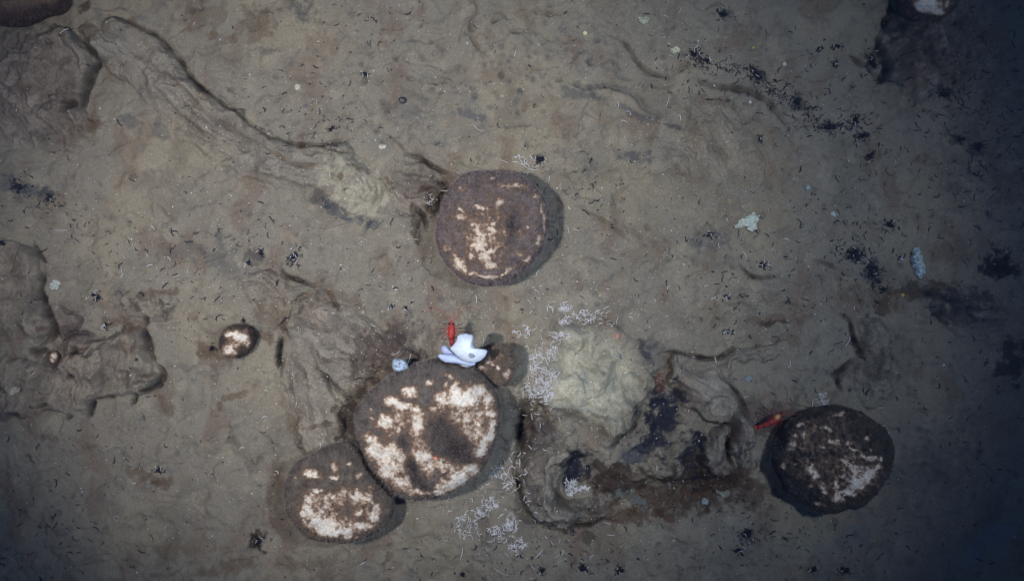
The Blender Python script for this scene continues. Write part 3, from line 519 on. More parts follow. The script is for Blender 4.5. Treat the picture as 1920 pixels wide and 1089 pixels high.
    dkc = np.array(dk)[None, None] * (1 + .35 * np.clip(fbm(px / 18, py / 18, 4, 171 + seed), -1, 1) + .25 * nf)[..., None]
    C0 = ramp(m, (0, 0, 0)); wdk = np.interp(m, [0, .06, .22], [1, 1, 0])[..., None]
    Cc = C0 + dkc * wdk
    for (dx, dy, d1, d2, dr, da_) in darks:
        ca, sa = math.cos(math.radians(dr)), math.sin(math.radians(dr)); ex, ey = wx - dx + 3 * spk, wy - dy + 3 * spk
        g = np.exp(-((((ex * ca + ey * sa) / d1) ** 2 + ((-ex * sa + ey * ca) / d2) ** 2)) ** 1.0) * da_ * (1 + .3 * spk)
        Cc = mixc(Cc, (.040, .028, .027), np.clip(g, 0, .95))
    Cc = np.clip(Cc, .006, .95)
    V = np.stack([xw, yw, Zw], -1).reshape(-1, 3)
    i = np.arange(nr * nt).reshape(nr, nt); j = np.roll(i, -1, 1)
    F = np.stack([i[:-1], i[1:], j[1:], j[:-1]], -1).reshape(-1, 4)
    root = empty(name, (cw[0], cw[1], z0)); tag(root, label, 'sponge')
    child('body', V, F, M_SPONGE, root, cols=Cc.reshape(-1, 3))
    if fuzz:
        ids = rs.randint(0, int(nr * .78), fuzz * 3) * nt + rs.randint(0, nt, fuzz * 3)
        # area weighting: keep more hairs where rings are wide
        keepp = rs.rand(len(ids)) < (FF.reshape(-1)[ids] ** 1.0); ids = ids[keepp][:fuzz]
        b0 = V[ids]
        # normals by finite differences
        G = V.reshape(nr, nt, 3); du = np.roll(G, -1, 1) - np.roll(G, 1, 1); dv = np.gradient(G, axis=0)
        Nn = np.cross(dv, du); Nn /= np.linalg.norm(Nn, axis=-1, keepdims=True) + 1e-12
        Nn = Nn.reshape(-1, 3)[ids]; rdl = b0 - np.array([cw[0], cw[1], z0 + zm * .6]); sg = np.sign((Nn * rdl).sum(1, keepdims=True)); Nn *= sg
        d = Nn + rs.normal(0, .45, Nn.shape); d /= np.linalg.norm(d, axis=1, keepdims=True)
        L = rs.uniform(.0022, .0068, (len(ids), 1)); t = np.cross(d, rs.normal(size=d.shape)); t /= np.linalg.norm(t, axis=1, keepdims=True)
        w = .00028
        Vf = np.stack([b0 - t * w, b0 + t * w, b0 + d * L], 1).reshape(-1, 3)
        cb_ = Cc.reshape(-1, 3)[ids]
        cf = cb_ * 1.0 + np.array((.25, .22, .22)) * rs.uniform(.1, .75, (len(ids), 1)) * np.clip(1 - 1.6 * cb_[:, :1], .05, 1) * (np.mean(dk) / .07) ** .7
        o = child('spicule_fuzz', Vf, np.arange(len(Vf)).reshape(-1, 3), M_FUZZ, root, cols=np.repeat(cf, 3, 0), smooth=False)
        o['kind'] = 'stuff'
    return root
BS = (500, 640, 2.723)
def BL(o, lst): return [((o[0] + a[0] / o[2]), (o[1] + a[1] / o[2]), a[2] / o[2], a[3] / o[2]) + tuple(a[4:]) for a in lst]

sponge('round_sponge', 'biggest round sponge, fuzzy brown with a broken ring of white, under the white leafy sponge',
    crop(*BS, [(880, 95), (1000, 112), (1100, 165), (1165, 240), (1197, 330), (1192, 430), (1165, 530), (1112, 625), (1040, 705), (950, 770), (860, 802), (770, 802), (690, 782), (620, 740), (550, 662), (500, 580), (462, 480), (463, 380), (488, 310), (555, 230), (645, 168), (750, 118), (820, 100)]),
    .15, BL(BS, [(640, 305, 42, 26), (730, 255, 38, 28), (765, 350, 30, 26), (770, 420, 30, 62), (600, 415, 42, 36), (700, 330, 60, 20, .7), (530, 495, 38, 26), (545, 555, 40, 52), (600, 590, 55, 50, .9), (620, 665, 55, 52), (820, 480, 190, 150, .36), (900, 620, 90, 60, .45), (720, 620, 90, 80, .5), (1000, 620, 60, 60, .45), (690, 720, 60, 36), (770, 765, 70, 20),
        (860, 770, 70, 20), (930, 735, 70, 30), (1000, 700, 60, 36), (1050, 650, 40, 40), (1080, 570, 50, 28), (1110, 540, 30, 40), (1140, 490, 32, 40), (1155, 440, 22, 40), (1155, 370, 28, 20), (1130, 300, 30, 42), (1085, 250, 60, 34), (1040, 290, 70, 40, .8),
        (965, 245, 36, 34), (980, 300, 60, 40, .75), (890, 290, 42, 42, .9), (930, 178, 14, 20, .85), (912, 220, 12, 16, .8), (830, 215, 22, 18, .85), (860, 340, 60, 30, .45), (800, 580, 46, 40, .85), (830, 630, 34, 60, .8), (790, 690, 22, 30, .8), (890, 650, 30, 22, .55),
        (640, 560, 80, 60, .55), (690, 590, 40, 40, .6), (1050, 400, 90, 110, .52), (980, 380, 70, 60, .45), (1060, 480, 60, 50, .5), (690, 390, 60, 60, .42), (660, 460, 40, 40, .45), (950, 640, 50, 60, .5), (530, 350, 12, 14, .7), (535, 390, 14, 10, .7), (590, 650, 20, 20),
        (700, 510, 30, 34, -.8), (745, 650, 30, 76, -.9, -25), (800, 735, 44, 24, -1, 35), (970, 550, 60, 54, -1.0), (900, 520, 60, 60, -.5), (880, 470, 60, 50, -.5), (820, 300, 26, 40, -.35), (1010, 600, 30, 26, -.5), (860, 690, 16, 40, -.6, 30), (840, 760, 8, 22, -.6)]),
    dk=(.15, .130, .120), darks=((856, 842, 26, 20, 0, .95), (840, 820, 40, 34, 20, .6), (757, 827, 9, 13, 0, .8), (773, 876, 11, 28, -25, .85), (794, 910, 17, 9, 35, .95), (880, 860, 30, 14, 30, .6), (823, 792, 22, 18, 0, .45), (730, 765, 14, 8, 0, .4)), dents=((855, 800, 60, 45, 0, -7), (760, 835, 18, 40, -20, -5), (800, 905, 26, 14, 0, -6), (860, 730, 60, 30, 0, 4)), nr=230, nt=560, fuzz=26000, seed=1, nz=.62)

sponge('round_sponge', 'lopsided sponge at the lower left of the biggest one, with a silvery white oval ring',
    crop(*BS, [(445, 522), (478, 570), (505, 640), (565, 715), (620, 765), (645, 830), (638, 905), (600, 955), (520, 1002), (400, 1028), (280, 1020), (180, 985), (120, 920), (98, 850), (82, 760), (105, 680), (150, 615), (230, 578), (300, 540), (370, 522)]),
    .115, BL(BS, [(258, 758, 44, 14, .8), (360, 870, 190, 120, .40), (300, 940, 90, 50, .85), (220, 800, 30, 40, .85), (205, 870, 42, 40), (240, 925, 50, 28), (290, 960, 36, 30), (340, 975, 55, 26), (410, 970, 55, 28), (485, 945, 60, 24), (545, 900, 30, 40, .9), (555, 850, 26, 30, .8), (510, 800, 40, 34, .62), (455, 790, 30, 36, .7), (330, 790, 50, 24, .42), (390, 780, 40, 20, .5), (470, 870, 30, 14, .6, -30), (300, 880, 40, 12, .55),
        (225, 672, 40, 26, .75), (240, 690, 36, 16, .75), (345, 645, 16, 24, .7), (345, 690, 22, 12, .65), (470, 680, 20, 14, .7), (425, 628, 10, 12, .7), (530, 745, 16, 8, .6), (300, 850, 60, 50, .4), (150, 690, 12, 8, .5),
        (400, 870, 70, 26, -.3)]),
    dk=(.145, .124, .106), dents=((640, 955, 45, 25, 0, -6), (530, 930, 16, 30, 0, -4)), nr=180, nt=460, fuzz=17000, seed=2, nz=.7, whites=1.0)
CS = (780, 290, 4.1875)
sponge('round_sponge', 'central round purplish-brown sponge with a raised tan rim, standing alone',
    crop(*CS, [(600, 130), (730, 135), (830, 170), (930, 240), (1000, 340), (1042, 440), (1042, 560), (1020, 680), (960, 790), (880, 885), (780, 965), (680, 1012), (560, 1032), (430, 1015), (320, 955), (250, 870), (188, 785), (150, 690), (155, 600), (188, 480), (210, 380), (250, 290), (320, 205), (400, 150), (500, 130)]),
    .135, BL(CS, [(340, 860, 55, 44, 1.0, 40), (385, 905, 40, 24, .7, 30), (575, 855, 70, 34, .95, 25), (520, 800, 50, 20, .7), (500, 715, 70, 44, .95), (485, 590, 36, 36, .85, 40), (600, 600, 50, 26, .85), (612, 550, 20, 18, .85), (655, 378, 34, 24, 1.0), (500, 415, 56, 18, .95), (595, 745, 56, 18, .9, -25), (342, 437, 20, 16, .8), (888, 570, 14, 16, .9),
        (600, 560, 380, 380, .22), (520, 650, 150, 170, .36), (435, 800, 26, 26, .8), (430, 555, 14, 14, .75), (860, 835, 64, 22, .85, -42), (960, 690, 20, 60, .8, 20), (1000, 560, 12, 120, .55), (985, 430, 14, 60, .6, -10), (940, 320, 26, 34, .5, -40), (800, 245, 80, 22, .6, 12), (690, 240, 60, 30, .45), (600, 192, 18, 12, .75), (350, 490, 60, 26, .5), (480, 640, 50, 40, .45), (240, 735, 50, 24, .45), (300, 780, 40, 40, .4),
        (560, 960, 110, 14, .55, 0), (430, 925, 60, 16, .5, 20), (700, 930, 60, 14, .5, -25), (760, 890, 50, 14, .55, -35), (800, 620, 40, 36, .36), (820, 780, 50, 26, .36), (530, 470, 26, 16, .5), (660, 810, 50, 40, .3), (370, 270, 30, 20, .4),
        (770, 600, 30, 110, -.4, 6), (805, 850, 26, 26, -.4)]),
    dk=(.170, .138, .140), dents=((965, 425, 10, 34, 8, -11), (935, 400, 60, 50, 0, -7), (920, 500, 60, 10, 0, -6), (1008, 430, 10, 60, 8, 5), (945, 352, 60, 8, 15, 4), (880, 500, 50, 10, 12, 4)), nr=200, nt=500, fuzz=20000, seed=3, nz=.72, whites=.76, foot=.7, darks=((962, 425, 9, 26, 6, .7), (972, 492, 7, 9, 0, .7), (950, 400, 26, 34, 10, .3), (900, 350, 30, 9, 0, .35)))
RS = (1340, 720, 4.189)
sponge('round_sponge', 'dark lumpy black-brown sponge alone at the lower right, white patches on it',
    crop(*RS, [(880, 182), (770, 212), (680, 262), (600, 312), (530, 392), (498, 480), (486, 600), (505, 700), (560, 765), (588, 850), (680, 895), (760, 952), (830, 985), (960, 992), (1080, 962), (1180, 905), (1270, 822), (1340, 722), (1378, 640), (1402, 520), (1380, 430), (1315, 330), (1230, 270), (1130, 220), (1000, 186)]),
    .12, BL(RS, [(850, 450, 330, 300, .2), (1080, 700, 170, 150, .42), (980, 240, 40, 14, .8, -15), (760, 275, 44, 14, .85), (675, 320, 28, 16, .85, -30), (865, 335, 54, 14, .9, -8), (895, 345, 18, 20, .8), (635, 400, 20, 16, .8), (702, 403, 14, 18, .8), (775, 378, 12, 10, .8), (600, 480, 26, 44, .9, 15), (900, 438, 20, 24, .95), (935, 465, 44, 18, .95), (1045, 465, 28, 14, .85), (850, 500, 26, 10, .8), (1195, 430, 18, 20, .9), (1225, 510, 14, 10, .8),
        (545, 640, 24, 30, .85), (645, 620, 12, 10, .7), (755, 670, 50, 34, 1, 20), (790, 720, 30, 40, .9, 20), (850, 815, 26, 50, .9, -20), (970, 880, 50, 30, 1), (1060, 840, 70, 34, 1, -20), (1120, 780, 70, 44, 1, -30), (1190, 730, 60, 40, 1, -35), (1245, 695, 44, 36, 1), (1280, 645, 24, 30, 1), (1235, 585, 46, 18, .95, 25), (1165, 550, 46, 16, .9, 20), (1085, 510, 40, 10, .75, 20), (1020, 600, 40, 30, .8, 30), (1100, 670, 60, 30, .75, 30), (950, 800, 30, 50, .75),
        (825, 935, 34, 16, .95, 15), (940, 650, 34, 34, .6), (940, 650, 18, 18, -.7), (740, 800, 20, 16, .6), (720, 590, 20, 26, .55), (1010, 730, 50, 40, .5), (1300, 590, 14, 24, .6), (680, 500, 16, 10, .6)]),
    dk=(.06, .05, .046), dents=((1560, 870, 36, 26, 20, -9), (1580, 910, 20, 24, 0, -3), (1500, 850, 30, 30, 0, 5), (1560, 800, 50, 10, 20, 4)), nr=180, nt=460, fuzz=15000, seed=4, nz=.85, whites=.93, wob=2.1, foot=.9)
SS = (0, 363, 3.0)
sponge('small_round_sponge', 'small fist-sized sponge with white crown and dark rim, alone in the left half', 
    crop(*SS, [(1350, 736), (1400, 742), (1436, 775), (1440, 820), (1415, 870), (1375, 905), (1330, 925), (1280, 920), (1245, 895), (1232, 850), (1240, 800), (1265, 760), (1305, 740)]),
    .05, BL(SS, [(1310, 785, 50, 20, 1), (1340, 815, 40, 26, .95), (1375, 810, 30, 30, 1), (1290, 885, 40, 32, 1.05), (1280, 790, 20, 14, .9), (1400, 840, 14, 20, .6), (1320, 850, 40, 14, .45)]),
    dk=(.06, .042, .035), nr=90, nt=220, fuzz=2500, seed=5, nz=.6, dents=((448, 655, 14, 5, -20, -3),))
TS = (700, 560, 6.4)
sponge('small_brown_sponge', 'small triangular brown sponge squeezed against the top right of the biggest sponge',
    crop(*TS, [(1390, 600), (1440, 560), (1520, 540), (1600, 540), (1655, 575), (1685, 660), (1695, 760), (1690, 870), (1660, 970), (1590, 1060), (1480, 1030), (1380, 930), (1260, 830), (1240, 800), (1300, 700)]),
    .10, BL(TS, [(1290, 800, 60, 40, .62), (1400, 740, 60, 50, .6), (1430, 800, 26, 16, .8), (1490, 830, 16, 40, .75), (1590, 910, 26, 60, .8, -15), (1610, 880, 20, 30, .6), (1340, 840, 40, 20, .55), (1510, 700, 60, 40, .38), (1450, 600, 14, 10, .6), (1600, 620, 40, 60, .3)]),
    dk=(.15, .115, .085), nr=100, nt=260, fuzz=5000, seed=6, nz=.6, whites=.8)
US = (1560, 0, 3.889)
sponge('round_sponge', 'white-topped sponge cut by the upper right edge of the picture, on its dark rock pedestal',
    crop(*US, [(520, -60), (560, 60), (620, 110), (720, 130), (820, 130), (890, 80), (910, 0), (900, -120), (820, -220), (700, -250), (590, -200), (530, -120)]),
    .09, BL(US, [(700, 40, 120, 70, .8), (640, 60, 50, 44, 1), (700, 10, 70, 40, 1), (770, 90, 60, 36, 1), (720, 60, 30, 20, .8), (850, 20, 30, 30, .6), (700, -80, 90, 60, .9), (830, -60, 30, 30, .7)]),
    dk=(.11, .082, .072), nr=90, nt=260, fuzz=4000, seed=7, nz=.5)
sponge('purple_sponge', 'smooth dark purplish lobe cut off by the upper left corner', [(-40, 40), (30, 44), (70, 20), (105, 18), (122, 2), (120, -30), (80, -60), (0, -80), (-60, -50)],
    .10, [(40, 5, 50, 12, .30), (90, 0, 20, 10, .25)], dk=(.105, .068, .06), nr=90, nt=240, fuzz=3000, seed=8, wob=.5, whites=.3)
sponge('tiny_sponge', 'thumb-sized bright cream sponge in the fold of the left rocks', [(96, 660), (103, 655), (110, 662), (112, 674), (104, 684), (95, 680), (90, 672)],
    .026, [(103, 667, 7, 8, 1.0), (97, 676, 5, 5, .6)], dk=(.16, .10, .075), nr=50, nt=100, fuzz=0, seed=9, wob=.3)

# ------------------------------------------------------------------ the white leafy sponge and other pale things
def plate(out, zc, thick, dome=.006, rim_c=(.55, .62, .86), mid_c=(.80, .84, .93), n=26, nt=160, tilt=(0, 0), curl=0, sharp=True, seed=0, spotc=None, sm=1):
    """a leaf with real thickness: rings of the outline shrunk to its centre, front and back"""
    out = chaikin(out, sm); c = out.mean(0)
    out = out + .9 * np.stack([perlin(out[:, 0] / 3.5, out[:, 1] / 3.5, 61 + seed), perlin(out[:, 0] / 3.5, out[:, 1] / 3.5, 62 + seed)], 1)
    seg = np.vstack([out, out[:1]]); L = np.concatenate([[0], np.cumsum(np.hypot(*np.diff(seg, axis=0).T))])
    t = np.linspace(0, L[-1], nt, endpoint=False); ox = np.interp(t, L, seg[:, 0]); oy = np.interp(t, L, seg[:, 1])
    rings = []; cols = []
    qs = np.concatenate([np.linspace(.02, 1, n), np.linspace(1, .02, n)])
    for kk, q in enumerate(qs):
        top = kk < n
        px = c[0] + (ox - c[0]) * q; py = c[1] + (oy - c[1]) * q
        edge = math.sqrt(max(0, 1 - q ** 4))
        z = zc + (tilt[0] * (px - c[0]) + tilt[1] * (py - c[1])) * mm + dome * (1 - q * q) + curl * q ** 3 * perlin(ox / 16, oy / 16, 7 + seed) + .0004 * perlin(px / 9, py / 9, 3 + seed) * (q < 1)
        z = z + (thick / 2) * edge * (1 if top else -1)
        w = at(px, py, zc + dome)
        rings.append(np.stack([w[0], w[1], z], 1))
        m = (q ** 2.2 * .8 + .25 * fbm(px / 14, py / 14, 3, 5 + seed)).clip(0, 1)[:, None]
        cc = np.array(mid_c) * (1 - m) + np.array(rim_c) * m
        if spotc:
            for (sx, sy, sr1, sr2, scol) in spotc:
                g = np.exp(-(((px - sx) / sr1) ** 2 + ((py - sy) / sr2) ** 2) ** 3)[:, None]; cc = cc * (1 - g) + np.array(scol) * g
        cols.append(cc)
    V = np.vstack(rings); C = np.vstack(cols); m_ = len(qs)
    i = np.arange(m_ * nt).reshape(m_, nt); j = np.roll(i, -1, 1)
    F = np.stack([i[:-1], i[1:], j[1:], j[:-1]], -1).reshape(-1, 4)
    return V, F, C
x0, y0, z0 = ground(868, 660)
leaf = empty('leafy_white_sponge', (x0, y0, z0)); tag(leaf, 'bluish white leafy sponge with pointed lobes, between red shrimp and biggest sponge', 'sponge')
V, F, C = plate(crop(*TS, [(1012, 440), (1060, 420), (1100, 415), (1150, 424), (1188, 430), (1202, 452), (1202, 490), (1196, 540), (1206, 575), (1232, 602), (1272, 624), (1305, 612), (1335, 604), (1366, 622), (1370, 640), (1352, 680), (1322, 720), (1280, 752), (1230, 770), (1180, 772), (1120, 765), (1070, 745), (1020, 710), (985, 670), (940, 630), (915, 600), (925, 580), (955, 560), (985, 515), (1000, 470)]),
    .155, .007, dome=.010, curl=.005, seed=1, n=34, nt=260, mid_c=(.82, .92, 1.0), rim_c=(.58, .70, 1.0)); child('upper_lobe', V, F, M_GLASS, leaf, cols=C)
V, F, C = plate(crop(*TS, [(765, 690), (785, 664), (830, 660), (900, 670), (960, 665), (1030, 690), (1120, 740), (1220, 765), (1240, 780), (1180, 815), (1120, 800), (1040, 785), (950, 775), (870, 765), (820, 745)]),
    .138, .007, dome=.005, seed=2, mid_c=(.58, .69, .96), rim_c=(.52, .62, .97)); child('lower_lobe', V, F, M_GLASS, leaf, cols=C)
V, F, C = plate(crop(*TS, [(808, 590), (830, 560), (870, 558), (905, 590), (950, 640), (970, 665), (920, 668), (850, 664), (818, 640)]),
    .143, .006, dome=.004, seed=3, mid_c=(.52, .58, .84), rim_c=(.44, .50, .80)); child('side_lobe', V, F, M_GLASS, leaf, cols=C)
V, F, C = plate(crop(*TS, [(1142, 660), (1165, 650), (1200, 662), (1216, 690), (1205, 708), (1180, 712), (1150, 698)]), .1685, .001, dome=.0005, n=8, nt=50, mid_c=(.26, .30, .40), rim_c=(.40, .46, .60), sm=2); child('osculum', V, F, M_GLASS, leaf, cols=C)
V, F, C = plate([(860, 668), (885, 668), (892, 680), (880, 690), (862, 686)], .10, .075, dome=.0, n=10, nt=60); child('stalk', V, F, M_GLASS, leaf, cols=C)

def blob(name, label, cat, out, h, c1, c2, pores=(), m=None, seed=0, z0=None, flat=.8):
    out = chaikin(out, 2); c = out.mean(0); gx, gy, gz = ground(*c); gz = gz if z0 is None else z0
    nt, nr = 120, 46
    seg = np.vstack([out, out[:1]]); L = np.concatenate([[0], np.cumsum(np.hypot(*np.diff(seg, axis=0).T))])
    t = np.linspace(0, L[-1], nt, endpoint=False); ox = np.interp(t, L, seg[:, 0]); oy = np.interp(t, L, seg[:, 1])
    phi = np.linspace(.01, np.pi * .8, nr); Vs = []; Cs = []
    for ph in phi:
        q = math.sin(ph) ** flat; z = gz + h * .45 + h * .55 * math.cos(ph)
        rag = 1 + (.0 if m is not None else .2) * fbm(ox / 5, oy / 5, 3, 53 + seed)
        px = c[0] + (ox - c[0]) * q * rag; py = c[1] + (oy - c[1]) * q * rag
        w = at(px, py, gz + h * .45)
        zz = z - h * .25 * (m is None) + h * (.3 if m is None else .12) * fbm(px / 6, py / 6, 4, 33 + seed)
        mm_ = (.5 + .6 * fbm(px / 8, py / 8, 3, 43 + seed)).clip(0, 1)[:, None]; cc = np.array(c1) * (1 - mm_) + np.array(c2) * mm_
        if m is None:
            g = sstep(.1, .6, fbm(px / 5, py / 5, 3, 63 + seed) + .5 * (q - .5))[:, None] * .4; cc = cc * (1 - g) + np.array((.21, .18, .14)) * g
        for (sx, sy, r) in pores:
            dd = ((px - sx) ** 2 + (py - sy) ** 2) / r ** 2; g = np.exp(-dd ** 2); zz = zz - h * .12 * g * (ph < 1.5)
            cc = cc * (1 - .85 * g[:, None]) + np.array((.10, .12, .16)) * .85 * g[:, None]
        Vs.append(np.stack([w[0], w[1], zz], 1)); Cs.append(cc)
    i = np.arange(nr * nt).reshape(nr, nt); j = np.roll(i, -1, 1)
    F = np.stack([i[:-1], i[1:], j[1:], j[:-1]], -1).reshape(-1, 4)
    V = np.vstack(Vs); base = V[:, :2].mean(0)
    V[:, 0] -= base[0]; V[:, 1] -= base[1]; V[:, 2] -= gz
    o = mesh_obj(name, V, F, m or M_PALE, cols=np.vstack(Cs)); o.location = (base[0], base[1], gz)
    return tag(o, label, cat)
blob('small_white_sponge', 'small round bluish white sponge with two dark pores at the biggest sponge upper left rim', 'sponge', crop(*TS, [(230, 730), (260, 715), (320, 718), (370, 730), (405, 765), (425, 815), (410, 850), (360, 870), (290, 872), (245, 855), (225, 810)]), .035, (.42, .55, .74), (.60, .70, .86), pores=((750.5, 680, 1.9), (744, 685.5, 1.7)), m=M_GLASS, seed=1, z0=.075)
VS = (1340, 360, 4.3636)
blob('pale_shell_fragment', 'pale arrow-shaped sponge fragment lying flat on mud in the upper right middle', 'fragment', crop(*VS, [(155, 280), (180, 250), (225, 215), (270, 190), (310, 172), (345, 168), (365, 190), (365, 230), (350, 260), (355, 300), (330, 320), (285, 318), (270, 300), (262, 282), (220, 290), (185, 300)]), .014, (.50, .60, .56), (.66, .72, .64), seed=2)
blob('pale_shell_fragment', 'elongated pale upright sponge piece near the right, beside the black tube patch', 'fragment', crop(*VS, [(1645, 435), (1690, 480), (1700, 560), (1725, 620), (1715, 690), (1690, 712), (1660, 690), (1640, 640), (1620, 580), (1618, 500)]), .034, (.50, .66, .74), (.66, .78, .82), seed=3)
blob('pale_shell_fragment', 'tiny pale oval pebble between the arrow-shaped and the elongated pale fragments', 'fragment', crop(*VS, [(950, 160), (975, 155), (998, 180), (995, 205), (970, 200), (952, 185)]), .008, (.45, .55, .55), (.6, .68, .68), seed=4)
blob('pale_shell_fragment', 'blurred pale oval pebble by the zigzag crack at the left edge', 'fragment', [(95, 528), (104, 523), (112, 526), (112, 537), (104, 545), (94, 544), (91, 536)], .010, (.45, .5, .48), (.55, .6, .56), seed=5)
blob('pale_shell_fragment', 'pale crescent pebble under the folded grey lobes left of the far sponge', 'fragment', [(1340, 916), (1352, 922), (1364, 918), (1372, 920), (1370, 930), (1358, 934), (1346, 928)], .016, (.30, .31, .27), (.36, .37, .32), seed=6)
blob('pale_shell_fragment', 'bluish pale pebble in the rusty hollow below the boulder', 'fragment', [(1316, 934), (1326, 932), (1330, 941), (1322, 948), (1313, 944)], .010, (.28, .36, .38), (.38, .45, .46), seed=7)
blob('pale_crust', 'crumbly white crust on the mud near the top edge, right of centre', 'crust', [(1195, 34), (1207, 28), (1218, 33), (1220, 42), (1208, 47), (1198, 43)], .007, (.30, .33, .25), (.48, .50, .40), seed=8)
blob('pale_crust', 'bright lumpy crust upper right, below and right of the top-edge crust', 'crust', [(1255, 92), (1266, 86), (1276, 89), (1277, 97), (1266, 101), (1256, 99)], .008, (.40, .42, .30), (.75, .75, .55), seed=9)
blob('pale_crust', 'crumbly pale crust lump on the flat slab at the left edge', 'crust', [(14, 728), (26, 722), (38, 726), (36, 736), (22, 742), (13, 737)], .012, (.30, .29, .24), (.55, .53, .45), seed=10)
blob('pale_crust', 'small whitish crust on mud left of the long ridge end, near top centre-left', 'crust', [(552, 160), (558, 155), (566, 160), (562, 170), (553, 170)], .006, (.40, .38, .30), (.62, .60, .5), seed=11)
blob('pale_crust', 'frosty white crust patch above the yellowish mud left of the central sponge', 'crust', [(708, 274), (716, 269), (726, 273), (722, 279), (712, 280)], .005, (.42, .41, .36), (.7, .7, .66), seed=12)
blob('pale_crust', 'grey-blue flake on the mud below the branching rock arm', 'crust', [(1396, 706), (1405, 703), (1412, 709), (1406, 716), (1397, 714)], .006, (.22, .28, .30), (.30, .36, .38), seed=13)
# spheres and rings
def bead(px, py, r, col, label, name='bead_snail', cat='snail'):
    x, y, z = ground(px, py); n = 20
    th = np.linspace(0, np.pi, n)[:, None]; ph = np.linspace(0, 2 * np.pi, 28, endpoint=False)[None]
    rr = r * (1 + .06 * np.sin(3 * ph + 2 * th)); 
    V = np.stack([rr * np.sin(th) * np.cos(ph), rr * np.sin(th) * np.sin(ph), rr * np.cos(th) * .85 + r * .6 + 0 * ph], -1).reshape(-1, 3)
    i = np.arange(n * 28).reshape(n, 28); j = np.roll(i, -1, 1); F = np.stack([i[:-1], i[1:], j[1:], j[:-1]], -1).reshape(-1, 4)
    o = mesh_obj(name, V, F, M_PALE, cols=np.tile(np.array(col), (len(V), 1))); o.location = (x, y, z); tag(o, label, cat)
bead(1097, 63, .0045, (.75, .68, .42), 'shiny cream bead-like snail near the top edge, right of centre')
bead(1470, 121, .0045, (.55, .56, .45), 'round pale bead-like snail beside the black tube litter at upper right')
bead(1692, 553, .0035, (.70, .42, .12), 'orange bead-like snail in the dim right, under the elongated pale piece')
bead(1412, 90, .0024, (.65, .45, .15), 'tiny orange bead snail on the mud in the upper right')
bead(1514, 352, .0055, (.30, .40, .38), 'pale blue-grey bead on mud above and left of the tiny oval pebble')
bead(256, 674, .0030, (.05, .05, .06), 'tiny black bead on the flat left slab')
bead(650, 200, .0030, (.30, .27, .23), 'pale ringed bead on mud left of the black ring', 'bead_snail')
bead(572, 199, .0030, (.18, .15, .2), 'dark glossy bead at the foot of the long ridge')
bead(1406, 192, .003, (.6, .65, .62), 'small white bead on the low rock swell at upper right')
bead(1769, 684, .002, (.9, .9, .9), 'tiny bright white bead in the dark lower right')
def ring(px, py, R, r, m, label, name='worm_ring', z_=0.0):
    x, y, z = ground(px, py); A = np.linspace(0, 2 * np.pi, 32, endpoint=False); B = np.linspace(0, 2 * np.pi, 8, endpoint=False)
    AA, BB = np.meshgrid(A, B, indexing='ij'); RR = R * (1 + .12 * np.cos(2 * AA + .6) + .06 * np.sin(3 * AA))
    rr = r * (1 + .35 * np.sin(AA + 1)); V = np.stack([(RR + rr * np.cos(BB)) * np.cos(AA), (RR + rr * np.cos(BB)) * np.sin(AA), rr * np.sin(BB) + r], -1).reshape(-1, 3)
    i = np.arange(256).reshape(32, 8); a = np.roll(i, -1, 0); F = np.stack([i, a, np.roll(a, -1, 1), np.roll(i, -1, 1)], -1).reshape(-1, 4)
    o = mesh_obj(name, V, F, m); o.location = (x, y, z); tag(o, label, 'ring')
ring(754.5, 188.5, .0055, .0015, M_BLACK, 'small solid black ring lying on the mud, upper centre-left')
ring(517, 886, .0042, .0006, M_WHITE, 'thin white coiled worm ring left of the lopsided sponge', 'worm_ring')
ring(218, 971, .0042, .0009, mat('pale_ring', (.35, .37, .36), bump=0), 'faint pale ring on the mud in the lower left')
ring(1412, 868, .009, .0024, mat('mud_ring', (.17, .155, .135), bump=.3), 'mud-coloured ring at the foot of the grey rock lobes')
ring(1365, 190, .003, .0008, M_BLACK, 'tiny dark ring on the low rock swell, upper right')

